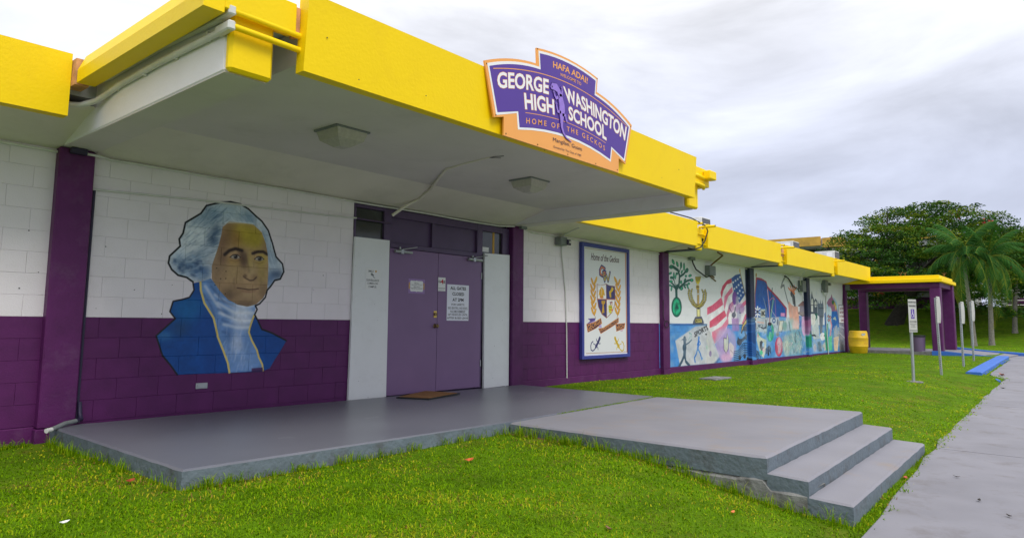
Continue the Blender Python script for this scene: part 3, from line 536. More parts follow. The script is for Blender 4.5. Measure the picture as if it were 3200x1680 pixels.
for i, (a, b) in enumerate(((580,830),(600,800),(622,795),(645,820),(657,880))): A2.line([(600+i*13,980),(a,b)], 12, (236,212,186))
A2.fill([(665,745),(765,750),(775,1000),(668,960)], (130,130,150)); A2.line([(665,790),(765,835)], 6, (206,206,214)); A2.line([(668,900),(772,1000)], 7, (206,206,214)); A2.fill([(665,920),(790,1020),(800,1170),(668,1175)], (150,150,166)); 
for i in range(8): A2.line([(675+i*14,990+i*13),(677+i*14,1172)], 5, (92,92,110))
A2.fill([(716,262),(740,262),(748,455),(708,458)], (120,104,116)); A2.fill([(652,462),(752,464),(758,746),(656,746)], (40,36,44)); A2.fill([(657,468),(748,470),(753,740),(662,740)], (234,234,238))
for i, t in enumerate(('ALL VISITORS', 'MUST REPORT', 'TO THE MAIN', 'OFFICE')):
    a = 672 if i < 3 else 694; b = 750 if i < 3 else 738; z = 535+i*62
    A2.text(t, [(a, z), (b, z), (b, z-34), (a, z-36)], (120,60,72), .03)
A2.line([(452,380),(452,600),(490,1180)], 7, (120,136,130), .9)
# weathering: chalky patches, faded brushwork and splashes over the lower half
for _ in range(420):
    x = rng.uniform(14.6, 29.5); z = rng.uniform(0.02, 1.0 if rng.random() < .8 else 2.2); A2.mapf = lambda x, y: (x, y)
    A2.ell(x, z, rng.uniform(.05, .30), rng.uniform(.02, .10), [(232,232,236),(206,216,228),(190,200,206),(150,176,206)][rng.integers(4)], rng.uniform(.08, .26), rng.uniform(2, 6), rng.uniform(-20, 20))
for _ in range(520):
    x = rng.uniform(20.0, 29.4); z = rng.uniform(.03, .95); A2.line([(x, z), (x+rng.uniform(-.10, .10), z+rng.uniform(-.05, .16))], rng.uniform(.008, .03), [(60,84,110),(206,206,190),(120,160,150),(200,150,170),(240,238,230),(70,110,90)][rng.integers(6)], .5, .7)
# navy tops of the pilasters, painted through by the mural below
A2.mapf = lambda x, y: (x, y)
for c0, c1 in ((19.38, 19.83), (24.55, 24.99)):
    A2.fill([(c0, 2.64), (c1, 2.64), (c1, 1.25), (c0, 1.15)], (46,52,80), 1, 1.5)
A2.fill([(19.38,1.2),(19.83,1.2),(19.83,.1),(19.38,.1)], (22,78,156), .75, 3); A2.fill([(24.55,1.3),(24.99,1.3),(24.99,.7),(24.55,.7)], (120,72,120), .6, 3)
A2.fill([(24.62,.62),(24.95,.62),(24.95,.25),(24.62,.25)], (26,140,104), .9, 3)

# --- crest board
A3 = Art(11.03, 12.76, 0.344, 2.55, 260, (226, 226, 230)); A3.mapf = crop(1750, 740, .29586)
NV, OR_, GO = (54,48,112), (206,124,66), (218,162,20)
A3.line([(672,176),(688,1210)], 10, (196,110,70)); A3.line([(244,118),(672,176)], 3, (170,120,90)); A3.line([(255,1228),(690,1210)], 4, (170,120,90))
A3.text('Home of the Geckos', [(306,245),(606,275),(604,212),(308,168)], (66,34,46), .012, .25)
A3.line([(452,335),(420,312),(402,350),(404,395),(430,412),(460,400),(460,370),(436,368)], 26, NV); A3.line([(448,335),(420,318),(405,350),(408,392),(430,406),(456,396),(456,374),(436,372)], 11, (226,130,60))
A3.line([(432,372),(452,470),(470,400),(488,470),(508,374)], 20, NV); A3.line([(434,376),(454,462),(470,404),(488,462),(504,380)], 8, (214,190,50))
for side in (0, 1):
    for i in range(6):
        for k in (-1, 1):
            x = (336+4*(i % 2)) if side == 0 else (592-2*(i % 2)); y = 790-62*i + (12 if k > 0 else 0)
            if side == 0: x -= 9*sin(i*.5)
            else: x += 9*sin(i*.5)-6
            A3.ell(x+14*k, y-10, 10, 42, OR_, 1, 0, 17*k); A3.ell(x+14*k, y-10, 7.6, 38, GO, 1, 0, 17*k)
A3.ell(360,455,10,38,GO,1,0,14); A3.ell(566,455,10,40,GO,1,0,-18); A3.line([(345,820),(356,860)], 5, (170,120,40)); A3.line([(590,820),(582,855)], 5, (170,120,40))
sh = [(368,495),(410,510),(440,505),(466,493),(500,512),(560,520),(566,640),(562,710),(530,800),(472,858),(420,815),(385,740),(372,660)]
A3.fill(sh, (150,84,60)); A3.fill([(374,502),(420,514),(466,500),(468,655),(378,652)], (232,230,232)); A3.fill([(470,500),(505,517),(556,525),(560,658),(472,657)], NV); A3.fill([(380,660),(468,662),(470,848),(424,806),(392,740)], NV); A3.fill([(475,662),(560,664),(555,715),(528,792),(475,848)], (232,230,232)); A3.line([(374,656),(562,660)], 5, (206,110,66))
A3.fill([(420,525),(445,560),(454,615),(448,625),(436,605),(440,640),(420,648),(400,640),(402,605),(392,622),(388,610),(398,560)], GO); A3.line([(419,545),(420,610)], 5, (226,226,220)); A3.ell(420,640,18,8,(214,110,40))
A3.fill([(528,524),(548,545),(540,570),(520,590),(522,640),(508,642),(500,600),(498,578),(515,560)], (214,176,30)); A3.fill([(418,672),(460,672),(456,700),(442,715),(450,800),(422,806),(430,715),(418,700)], (196,150,40))
A3.line([(505,720),(520,800)], 10, (214,196,30)); A3.fill([(492,725),(530,720),(536,770),(510,808),(495,790)], (206,196,40)); A3.line([(500,740),(530,745)], 4, (90,80,30)); A3.line([(500,765),(528,770)], 4, (90,80,30)); A3.line([(510,690),(515,715)], 8, (120,70,60)); A3.line([(530,690),(528,720)], 8, (206,120,90)); A3.ell(522,690,14,8,(150,90,90)); A3.ell(530,770,10,10,(226,110,60))
A3.fill([(274,862),(356,856),(350,880),(290,912),(262,920),(300,885)], (84,64,140)); A3.fill([(262,920),(350,880),(356,895),(300,930)], (176,160,214)); A3.fill([(386,915),(414,905),(420,960),(390,955)], (176,160,214))
A3.fill([(258,920),(352,895),(412,854),(424,912),(360,965),(272,1008)], OR_); A3.fill([(264,924),(352,900),(408,862),(417,910),(358,958),(276,1000)], (50,34,60)); A3.text('GEORGE', [(276,998),(415,906),(405,862),(266,932)], (226,150,80), .02)
A3.fill([(384,966),(440,958),(540,888),(600,850),(600,900),(520,955),(410,1022)], OR_); A3.fill([(392,972),(442,964),(542,894),(595,858),(594,896),(518,948),(412,1012)], (50,34,60)); A3.text('WASHINGTON', [(408,1008),(594,896),(592,862),(396,976)], (226,150,80), .02)
A3.fill([(566,918),(670,908),(660,965),(576,998)], OR_); A3.fill([(572,924),(663,914),(655,960),(580,990)], (50,34,60)); A3.text('HIGH', [(582,986),(654,960),(660,918),(576,928)], (226,150,80), .02); A3.fill([(612,990),(658,966),(636,998)], (206,170,190))
for fx, col in ((0, (50,46,104)), (1, (206,170,20))):
    X = (lambda x: x) if fx == 0 else (lambda x: 961-x)
    A3.line([(X(400),1064),(X(388),1098),(X(374),1128),(X(358),1160)], 22, col); A3.ell(X(397), 1078, 9, 18, col, 1, 0, 20 if fx == 0 else -20)
    A3.line([(X(358),1160),(X(346),1185),(X(326),1202),(X(308),1190),(X(304),1150),(X(312),1118),(X(328),1102)], 8, col)
    A3.line([(X(382),1106),(X(366),1092),(X(364),1074)], 6, col); A3.line([(X(386),1118),(X(402),1128),(X(404),1120)], 6, col); A3.line([(X(362),1140),(X(344),1132),(X(334),1124)], 6, col); A3.line([(X(366),1150),(X(380),1168),(X(382),1188)], 6, col)

def art_nodes(nt, art, img, vec_x, vec_z):
    N = nt.nodes.new; L = nt.links.new
    a = N('ShaderNodeMapRange'); a.clamp = False; a.inputs[1].default_value = art.x0; a.inputs[2].default_value = art.x1; L(vec_x, a.inputs[0])
    b = N('ShaderNodeMapRange'); b.clamp = False; b.inputs[1].default_value = art.z0; b.inputs[2].default_value = art.z1; L(vec_z, b.inputs[0])
    c = N('ShaderNodeCombineXYZ'); L(a.outputs[0], c.inputs[0]); L(b.outputs[0], c.inputs[1])
    t = N('ShaderNodeTexImage'); t.image = img; t.extension = 'CLIP'; t.interpolation = 'Cubic'; L(c.outputs[0], t.inputs[0])
    return t

I1, I2, I3 = A1.image('portrait_pigment'), A2.image('mural_pigment'), A3.image('crest_pigment')
def wall_material():
    m = mat('painted_block_wall', WHITE, 0.5, 0.035, 2.2, 0.55, 70, dirt=(0.50, 0.47, 0.42), dirt_amt=0.2, dirt_scale=1.8, spec=0.35, bdist=0.003)
    nt = m.node_tree; N = nt.nodes.new; L = nt.links.new
    p = next(n for n in nt.nodes if n.type == 'BSDF_PRINCIPLED'); base = p.inputs['Base Color'].links[0].from_socket
    g = N('ShaderNodeNewGeometry'); s = N('ShaderNodeSeparateXYZ'); L(g.outputs['Position'], s.inputs[0])
    lt = N('ShaderNodeMath'); lt.operation = 'LESS_THAN'; lt.inputs[1].default_value = 1.016; L(s.outputs['Z'], lt.inputs[0])
    pn = N('ShaderNodeTexNoise'); pn.inputs['Scale'].default_value = 5; pn.inputs['Detail'].default_value = 6; L(g.outputs['Position'], pn.inputs['Vector'])
    pr = N('ShaderNodeMapRange'); pr.inputs[1].default_value = .3; pr.inputs[2].default_value = .7; pr.inputs[3].default_value = .86; pr.inputs[4].default_value = 1.14; L(pn.outputs[0], pr.inputs[0])
    pv = N('ShaderNodeVectorMath'); pv.operation = 'SCALE'; pv.inputs[0].default_value = PURPLE; L(pr.outputs[0], pv.inputs['Scale'])
    mx = N('ShaderNodeMix'); mx.data_type = 'RGBA'; L(lt.outputs[0], mx.inputs[0]); L(base, mx.inputs[6]); L(pv.outputs[0], mx.inputs[7]); last = mx.outputs[2]
    for art, im in ((A1, I1), (A2, I2)):
        t = art_nodes(nt, art, im, s.outputs['X'], s.outputs['Z'])
        x = N('ShaderNodeMix'); x.data_type = 'RGBA'; L(t.outputs['Alpha'], x.inputs[0]); L(last, x.inputs[6]); L(t.outputs['Color'], x.inputs[7]); last = x.outputs[2]
    L(last, p.inputs['Base Color'])
    return m
M_wall = wall_material()
M_crest = mat('crest_board_paint', (0.8, 0.8, 0.8), 0.45, 0.0)
_nt = M_crest.node_tree; _p = next(n for n in _nt.nodes if n.type == 'BSDF_PRINCIPLED'); _g = _nt.nodes.new('ShaderNodeNewGeometry'); _s = _nt.nodes.new('ShaderNodeSeparateXYZ')
_nt.links.new(_g.outputs['Position'], _s.inputs[0]); _nt.links.new(art_nodes(_nt, A3, I3, _s.outputs['X'], _s.outputs['Z']).outputs['Color'], _p.inputs['Base Color'])
# ------------------------------------------------------------------ surveying helpers and terrain
def at_x(x, y, X0): d = ray(x, y); t = X0/d[0]; return (X0, -D+d[1]*t, H+d[2]*t)
def at_z(x, y, z): d = ray(x, y); t = (z-H)/d[2]; return (d[0]*t, -D+d[1]*t, z)
def at_y(x, y, Y=0.0): X, Z = W(x, y, Y); return (X, Y, Z)
def sst(t): t = np.clip(t, 0, 1); return t*t*(3-2*t)
def ground(X, Y):
    X = np.asarray(X, float); Y = np.asarray(Y, float)
    z = -0.135-0.285*sst((-Y-4.0)/2.3)
    z = z+0.09*sst((X-19)/9)*sst((Y+9)/5)
    z = z-0.05*sst((2.6-X)/2)*sst((Y+3.5)/2)
    z = z+0.27*sst((X-8)/24)*sst((-Y-3.8)/2.4)
    h = np.clip((X-41.5)/21.0, 0, 1); z = z+2.55*h*h*(3-2*h)*(0.6+0.4*h)
    z = z+0.012*np.sin(X*1.3+Y*.7)*np.sin(Y*1.9-X*.4)
    return z
def hit(x, y, off=0.0):
    d = ray(x, y); lo = None
    for t in np.arange(1.0, 120, 0.02):
        p = (d[0]*t, -D+d[1]*t, H+d[2]*t)
        if p[2] <= float(ground(p[0], p[1]))+off: return p
    return p

E_PTS = [(-40, -7.6), (2.0, -6.62), (5.2, -6.32), (7.2, -6.2), (9.0, -6.10), (10.4, -6.03), (16.0, -5.90), (20.9, -5.86), (21.6, -5.42), (29.3, -5.30), (29.45, -4.9), (33.5, -4.9), (33.6, -60), (900, -60)]
def walk_edge(X): return np.interp(X, [p[0] for p in E_PTS], [p[1] for p in E_PTS])
def walk_z(X): return -0.415+0.30*sst((np.asarray(X, float)-8)/24)

# ground sheet reaching the horizon
xs = np.concatenate([np.linspace(-900, -60, 12), np.linspace(-50, -6, 23), np.linspace(-5, 36, 165), np.linspace(36.5, 75, 78), np.linspace(85, 900, 22)])
ys = np.concatenate([np.linspace(-900, -40, 14), np.linspace(-36, -12, 13), np.linspace(-11, 2, 66), np.linspace(3, 30, 28), np.linspace(40, 900, 14)])
GX, GY = np.meshgrid(xs, ys); GZ = ground(GX, GY)
E_ = walk_edge(GX); GZ = np.where(GY < E_-0.05, np.minimum(GZ, walk_z(GX)-0.10), GZ)
GZ = np.where(GY < E_+0.10, np.minimum(GZ, walk_z(GX)-0.012), GZ)
v = np.stack([GX, GY, GZ], -1).reshape(-1, 3); nx = len(xs); ny = len(ys)
me = bpy.data.meshes.new('lawn_ground')
fs = [(j*nx+i, j*nx+i+1, (j+1)*nx+i+1, (j+1)*nx+i) for j in range(ny-1) for i in range(nx-1)]
me.from_pydata(v.tolist(), [], fs); me.polygons.foreach_set('use_smooth', [True]*len(fs))
def lawn_mat():
    m = mat('lawn_soil_and_turf', (0.085, 0.17, 0.003), 0.95, 0.28, 3.0, 1.0, 45, dirt=(0.21, 0.14, 0.03), dirt_amt=0.6, dirt_scale=1.4, spec=0.1, bdist=0.02)
    return m
M_lawn = lawn_mat(); me.materials.append(M_lawn)
o = bpy.data.objects.new('lawn_ground', me); COL.objects.link(o); tag(o, kind='structure')

# sidewalk slabs with joints
joints = [-9.0, -3.0, 2.95, 9.5, 14.7, 19.9, 25.6, 31.5]
mb_j = MB(); sx = sorted(joints+[33.45])
root_w = thing('sidewalk', None, None); root_w['kind'] = 'structure'
for a, b in zip(sx[:-1], sx[1:]):
    mb = MB(); n = max(2, int((b-a)/0.7)); g = 0.009
    X = np.linspace(a+g, b-g, n+1); vs = []; F = []
    for x in X:
        z = float(walk_z(x)); e = float(walk_edge(x)); w = 0.02*sin(x*5.1)+0.012*sin(x*13)
        vs += [(x, e+w, z-.14), (x, e+w, z-.006), (x, e+w-.008, z), (x, -9.2, z-.01), (x, -9.2, z-.15)]
    for i in range(n):
        for k in range(4): F.append((i*5+k, i*5+k+1, (i+1)*5+k+1, (i+1)*5+k))
    F += [tuple(range(4, -1, -1)), tuple(n*5+k for k in range(5))]
    F = [f[::-1] for f in F]
    mb.add(vs, F); mb.build('slab', M_walk, root_w)
mb = MB(); n = 60; X = np.linspace(-9, 33.4, n+1); vs = []; F = []
for x in X: z = float(walk_z(x))-.022; vs += [(x, float(walk_edge(x))-.01, z), (x, -9.2, z)]
for i in range(n): F.append((i*2+1, i*2+3, i*2+2, i*2))
mb.add(vs, F); mb.build('joint_bed', M_soil, root_w)
mb = MB(); vs = []; F = []
X = np.linspace(-60, 33.4, 50)
for x in X: z = float(walk_z(x))-.012; vs += [(x, -9.21, z), (x, -30, z-.25)]
for i in range(49): F.append((i*2+1, i*2+3, i*2+2, i*2))
mb.add(vs, F); o = mb.build('driveway', M_walk); tag(o, kind='structure')

# ------------------------------------------------------------------ the school building
sch = thing('school_building', 'long single-storey school wing with white over purple block walls, yellow parapets and entrance canopy', 'school building')
BW, BH = 0.4064, 0.2032; GAP = 0.0010
def block_mesh(w):
    mb = MB(); x = w/2-GAP; z = BH/2-GAP; c = 0.0022
    vs = [(-x+c, 0, -z+c), (x-c, 0, -z+c), (x-c, 0, z-c), (-x+c, 0, z-c), (-x, c, -z), (x, c, -z), (x, c, z), (-x, c, z), (-x, .05, -z), (x, .05, -z), (x, .05, z), (-x, .05, z)]
    F = [(0,1,2,3)]+[(4+i, 4+(i+1) % 4, (i+1) % 4, i) for i in range(4)]+[(8+i, 8+(i+1) % 4, 4+(i+1) % 4, 4+i) for i in range(4)]
    mb.add(vs, F); me = bpy.data.meshes.new('block'); me.from_pydata(mb.v, [], mb.f); me.materials.append(M_wall); me.update(); return me, mb
cache = {}
def bay(x0, x1, phase, single, label=None, skip=None):
    """one bay of blockwork between pilasters; phase = x of a vertical joint of the even courses"""
    mb = MB(); mb.box(x0, x1, 0.0065, 0.2, -0.35, 2.6416); wl = mb.build('wall', M_wall, sch, label=label)
    rest = MB(); cnt = 0
    for k in range(13):
        ph = phase+(BW/2 if k % 2 else 0)
        s = ph+math.floor((x0-ph)/BW)*BW
        while s < x1-1e-4:
            a, b = max(s, x0), min(s+BW, x1); s += BW
            if b-a < 0.03: continue
            w = round(b-a, 3); key = w
            if key not in cache: cache[key] = block_mesh(w)
            me, bm = cache[key]; cx, cz = (a+b)/2, (k+.5)*BH
            dy = rng.uniform(-.0012, .0012)
            if single(cx) and not (skip and skip(a, b, cz)):
                o = bpy.data.objects.new('block', me); COL.objects.link(o); o.parent = wl; o.location = (cx, dy, cz); cnt += 1
            else: rest.add([(p[0]+cx, p[1]+dy, p[2]+cz) for p in bm.v], bm.f)
    if rest.v: rest.build('blocks', M_wall, wl, kind='stuff')
    return cnt
n_b = bay(-9, 2.11, 1.73, lambda x: x > 1.25, 'white over purple block wall left of the first pilaster')
n_b += bay(2.405, 5.64, 2.59, lambda x: True, 'block wall painted with a bust of a white-haired figure in a blue coat')
n_b += bay(9.175, 14.24, 9.425, lambda x: x < 14.0, 'white over purple block wall behind the crest board', lambda a, b, z: a > 11.05 and b < 12.74 and .4 < z < 2.5)
bay(14.53, 19.51, 14.53, lambda x: False, 'mural bay with green tree, torch, striped flag and runners')
bay(19.80, 24.66, 19.80, lambda x: False, 'mural bay with blue banner, tools and raised hand')
bay(24.94, 29.5, 24.94, lambda x: False, 'mural bay with towers, sea creatures and a painted notice')
mb = MB(); mb.box(-9, 29.5, 0.2, 9.0, -0.35, 2.9); mb.build('core', M_white, sch)
for a, b in ((-9, 2.10), (9.18, 14.22), (14.55, 19.5), (19.81, 24.65), (24.96, 29.49)):
    mb = MB(); mb.box(a, b, -0.022, 0.02, -0.40, -0.004, bev=0.008); mb.build('plinth', M_pur, sch)
# pilasters
for i, (a, b) in enumerate(((2.104, 2.417), (8.885, 9.182), (14.225, 14.54), (19.5, 19.81), (24.65, 24.95), (29.42, 29.66))):
    mb = MB(); mb.box(a, b, -0.10, 0.05, -0.02 if i != 1 else -.06, 2.655, bev=0.012); mb.build('pilaster', M_wall if i in (3, 4) else M_pur, sch, label='purple pilaster' if i < 3 else None)
    if i != 1: mb = MB(); mb.box(a-.02, b+.02, -0.115, 0.03, -0.42, -0.021, bev=0.008); mb.build('pilaster_base', M_pur, sch)
mb = MB(); mb.box(29.655, 29.68, -.09, .3, .95, 2.45); mb.build('corner_strip', M_yel, sch)
# soffits
def strip(x0, x1, prof, m, name, n=1):
    mb = MB(); vs = []; 
    for x in (x0, x1): vs += [(x, y, z) for y, z in prof]
    k = len(prof); mb.add(vs, [(i, i+1, k+i+1, k+i) for i in range(k-1)]); return mb.build(name, m, sch)
prof = [(0.02, 2.6416), (0.0, 2.6416), (-0.10, 2.665), (-0.80, 2.86), (-0.92, 2.88)]
strip(-9, 2.126, prof, M_soff, 'soffit'); strip(9.21, 14.31, prof, M_soff, 'soffit')
for a, b in ((14.60, 19.57), (19.87, 24.72), (25.02, 29.55)): strip(a, b, prof, M_soff, 'soffit')
strip(2.44, 8.90, prof[:4], M_soff, 'canopy_cove')
mb = MB(); mb.box(2.66, 8.90, -3.34, -0.80, 2.86, 3.12).box(2.44, 2.659, -2.95, -0.80, 2.86, 3.12); mb.build('canopy_ceiling', M_ceil, sch)
mb = MB(); mb.box(-9, 29.6, -0.90, 9.2, 2.95, 3.16); mb.build('roof_slab', M_farw, sch)
# canopy slab with its beams
mb = MB(); mb.box(2.03, 9.32, -3.30, -0.87, 3.142, 3.22); mb.build('canopy_slab', M_beam, sch)
for a, b in ((2.126, 2.44), (8.90, 9.21)):
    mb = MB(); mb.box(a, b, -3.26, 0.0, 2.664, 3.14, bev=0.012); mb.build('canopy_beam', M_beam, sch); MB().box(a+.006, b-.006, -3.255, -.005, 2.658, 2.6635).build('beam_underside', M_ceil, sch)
    mb = MB(); mb.box(a-.002, b+.002, -3.335, -3.262, 2.655, 3.09, bev=0.022); mb.build('beam_end', M_yel, sch)
def side_fascia(xo, xi, s):
    mb = MB(); P = [(xo, 2.998), (xo, 3.11), (xo+.055*s, 3.245), (xi, 3.245), (xi, 2.998)]
    vs = [(x, y, z) for y in (-3.40, -1.12) for x, z in P]
    F = [(0,1,2,3,4), (9,8,7,6,5)]+[(i+5, (i+1) % 5+5, (i+1) % 5, i) for i in range(5)]
    if s < 0: F = [f[::-1] for f in F]
    mb.add(vs, [f[::-1] for f in F]); mb.build('side_fascia', M_yel, sch)
side_fascia(1.90, 2.04, 1); side_fascia(9.44, 9.30, -1)
for a, b in ((2.042, 2.565), (8.885, 9.298)):
    mb = MB(); mb.box(a, b, -3.405, -3.30, 3.03, 3.25, bev=.006); mb.build('return_fascia', M_yel, sch)
for a, b in ((2.568, 2.604), (8.85, 8.882)):
    mb = MB(); mb.box(a, b, -3.385, -3.31, 3.02, 3.235); mb.build('joint_filler', M_wood, sch)
mb = MB(); P = [(-3.45, 2.76), (-3.49, 3.33), (-3.37, 3.33), (-3.35, 2.76)]
mb.add([(x, y, z) for x in (2.607, 8.845) for y, z in P], [(3,2,1,0), (4,5,6,7)]+[(i, (i+1) % 4, (i+1) % 4+4, i+4) for i in range(4)])
mb.f = [f[::-1] for f in mb.f]; mb.build('front_fascia', M_yel, sch, label='long yellow fascia panel of the entrance canopy')
# main parapet panels
ypan = [(-9, 1.888), (9.50, 14.15), (14.69, 19.47), (19.97, 24.60), (25.05, 29.53)]
for a, b in ypan:
    mb = MB(); P = [(-1.0, 2.728), (-1.012, 3.275), (-.90, 3.275), (-.885, 2.728)]
    mb.add([(x, y, z) for x in (a, b) for y, z in P], [(3,2,1,0), (4,5,6,7)]+[(i, (i+1) % 4, (i+1) % 4+4, i+4) for i in range(4)])
    mb.f = [f[::-1] for f in mb.f]; mb.build('parapet_panel', M_yel, sch)
    if a > 0: mb = MB(); mb.box(a, b, -.93, -.86, 3.277, 3.292); mb.build('parapet_cap', M_white, sch)
for i, c in enumerate((14.42, 19.72, 24.83)):
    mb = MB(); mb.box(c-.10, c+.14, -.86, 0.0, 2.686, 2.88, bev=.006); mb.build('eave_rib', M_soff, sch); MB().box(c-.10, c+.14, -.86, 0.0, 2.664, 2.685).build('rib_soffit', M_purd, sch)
    mb = MB(); mb.box(c-.15, c+.13, -.925, -.862, 2.655, 2.95, bev=.02); mb.build('rib_end', M_yel, sch)
    mb = MB(); mb.box(c-.27, c+.27, -.915, -.88, 2.95, 3.16); mb.build('joint_filler', M_yel if i != 1 else M_wood, sch)
    for (z, y0, y1, dx, r) in ((3.181, -1.29, -.9, .03, .028), (3.242, -1.08, -.85, -.14, .026)):
        mb = MB(); mb.tube([(c+dx, y1, z), (c+dx, y0, z)], r, 12, caps=False); mb.tube([(c+dx, y0+.004, z), (c+dx, y0+.01, z)], r*.96, 12, mi=1)
        mb.build('drain_spout', [M_yel, M_dark], sch, smooth=True)
    for z in (3.02, 2.80):
        mb = MB(); mb.tube([(c-.28, -.94, z), (c+.28, -.94, z)], .014, 8); mb.build('conduit', M_yel, sch, smooth=True)
mb = MB(); mb.box(1.892, 2.0, -1.10, -.90, 2.99, 3.22); mb.build('joint_filler', M_wood, sch)

# entrance: frame, doors, transoms, side boards
mb = MB(); mb.box(5.63, 8.89, .06, .2, -.35, 2.66); mb.build('recess', M_frame, sch)
fr = lambda n, x0, x1, z0, z1, y=-.012: MB().box(x0, x1, y, .06, z0, z1, bev=.004).build(n, M_frame, sch)
for x0, x1 in ((5.642, 5.672), (6.158, 6.285), (8.085, 8.215), (8.71, 8.885)): fr('frame_post', x0, x1, -.04 if x0 > 6 and x0 < 8.6 else 2.0, 2.60)
fr('frame_head', 6.285, 8.085, 2.49, 2.60); fr('frame_head', 5.672, 6.158, 2.555, 2.60); fr('frame_head', 8.215, 8.71, 2.50, 2.60)
fr('frame_rail', 6.285, 8.085, 2.05, 2.12, -.016); fr('frame_post', 7.085, 7.150, 2.12, 2.49)
for x0, x1 in ((6.285, 7.085), (7.150, 8.085)): MB().box(x0, x1, .034, .058, 2.12, 2.49).build('transom_panel', M_frame, sch)
for x0, x1, z in ((5.672, 6.158, 2.10), (8.215, 8.71, 2.10)):
    w = MB().box(x0, x1, .03, .04, z, 2.55 if x0 < 6 else 2.5).build('window', M_glass, sch)
MB().box(8.215, 8.41, .0295, .0299, 2.16, 2.24).build('window_sticker', M_paperw, sch); MB().box(8.50, 8.545, .026, .0299, 2.11, 2.5).build('blind', M_fadey, sch)
for i, (x0, x1) in enumerate(((6.256, 7.203), (7.209, 8.166))):
    d = MB().box(x0, x1, -.030, .02, -.03+(.004*i), 2.042, bev=.003).build('door', M_door, sch)
    cx = 6.32 if i == 0 else 7.83
    b = MB().tube([(cx, -.065, 2.0), (cx+.32, -.065, 2.0)], .024, 12).box(cx+.10, cx+.15, -.09, -.03, 1.968, 2.03).build('closer', M_metal, d, smooth=True)
    MB().tube([(cx+.125, -.08, 2.03), (cx+.30, -.20, 2.07), (cx+.42, -.04, 2.09)], .008, 6).tube([(cx+.10, -.06, 2.03), (cx+.10, -.06, 2.065)], .013, 8).build('closer_arm', M_metal, d, smooth=True)
    if i == 0:
        MB().box(7.13, 7.19, -.036, -.03, 1.065, 1.165, bev=.001).build('lock_plate', M_brass, d)
        MB().tube([(7.155, -.036, 1.115), (7.155, -.055, 1.115)], .026, 16).build('lock_cylinder', M_brassd, d, smooth=True)
        MB().tube([(7.163, -.03, .94), (7.163, -.045, .94), (7.163, -.06, .94), (7.163, -.085, .94), (7.163, -.10, .94)], [.036, .022, .020, .032, .018], 16).build('handle', M_brassd, d, smooth=True)
    else:
        for z in (1.75, .35): MB().tube([(8.172, -.036, z-.05), (8.172, -.036, z+.05)], .009, 8).build('hinge', M_metal, d, smooth=True)
MB().prism([(5.618, -.042), (6.250, -.046), (6.235, 2.143), (5.640, 2.137)], -.045, -.008).build('plywood_panel', M_board, sch, label='white plywood panel left of the lilac doors')
MB().prism([(8.250, -.052), (8.868, -.046), (8.862, 2.146), (8.232, 2.128)], -.045, -.008).build('plywood_panel', M_board, sch, label='narrow white plywood panel right of the lilac doors')

# conduits along the eaves and up the canopy beam
def tube(name, pts, r, m, parent=sch, seg=8, label=None): return MB().tube(pts, r, seg).build(name, m, parent, smooth=True, label=label)
tube('conduit', [(x, -.028, 2.612+.004*sin(x*2)) for x in np.linspace(-4, 2.18, 16)], .013, M_pipe)
tube('conduit', [(x, -.028 if x > 2.45 else -.118, 2.616) for x in (2.20, 2.43, 2.60)]+[(x, -.028, 2.618+.004*sin(x*3)) for x in np.linspace(2.8, 8.6, 20)]+[(8.75, -.06, 2.63), (8.9, -.12, 2.64)], .013, M_pipe)
tube('conduit', [(9.19, -.11, 2.64), (9.3, -.04, 2.625), (9.5, -.03, 2.60)]+[(x, -.028, 2.605+.003*sin(x*3)) for x in np.linspace(9.8, 14.2, 14)], .012, M_pipe)
tube('conduit', [(2.42, -.03, 2.29)]+[(x, -.028, 2.295+(x-2.4)*.031+.006*sin(x*2.2)) for x in np.linspace(2.6, 5.66, 14)], .011, M_pipe)
tube('conduit', [(x, -.03, 2.39) for x in (5.66, 5.9, 6.28)], .011, M_frame)
for a, b in ((14.55, 19.5), (19.8, 24.65), (24.95, 29.4)): tube('conduit', [(a, -.02, 2.60), ((a+b)/2, -.02, 2.605), (b, -.02, 2.60)], .009, M_pipe)
tube('conduit', [(2.085, -.30, 3.0), (1.95, -.55, 2.93), (1.95, -.80, 2.93), (2.02, -.95, 3.0)][:0]+[(1.80, -.86, 3.03), (1.90, -.93, 3.01), (2.0, -.99, 3.025), (2.065, -1.10, 3.06), (2.095, -1.28, 3.062), (2.095, -2.3, 3.062), (2.095, -3.25, 3.02)], .024, M_pipe, seg=12)
tube('conduit', [(1.78, -.80, 2.895), (1.90, -.86, 2.86), (2.0, -.94, 2.865), (2.07, -1.08, 2.89), (2.095, -1.25, 2.92), (2.098, -1.5, 2.945), (2.098, -2.3, 2.95), (2.098, -3.25, 2.93)], .024, M_pipe, seg=12)
for z, z2 in ((3.035, 3.028), (2.932, 2.924)):
    MB().box(2.066, 2.12, -3.41, -3.22, z-.034, z+.032, bev=.01).build('conduit_elbow', M_pipe, sch)
    tube('conduit', [(2.11, -3.385, z), (2.35, -3.387, (z+z2)/2), (2.64, -3.385, z2)], .022, M_yel, seg=12)
for y in (-1.45, -2.0, -2.55, -3.05):
    MB().box(2.09, 2.127, y-.012, y+.012, 2.915, 2.985, bev=.004).build('pipe_strap', M_pipe, sch)
for z in (3.115, 3.00):
    tube('conduit', [(8.80, -3.39, z), (9.05, -3.41, z), (9.20, -3.42, z-.01), (9.34, -3.36, z-.02)], .027, M_yel, seg=10)
MB().box(9.22, 9.44, -3.52, -3.41, 3.09, 3.215, bev=.01).build('junction_box', M_yel, sch)
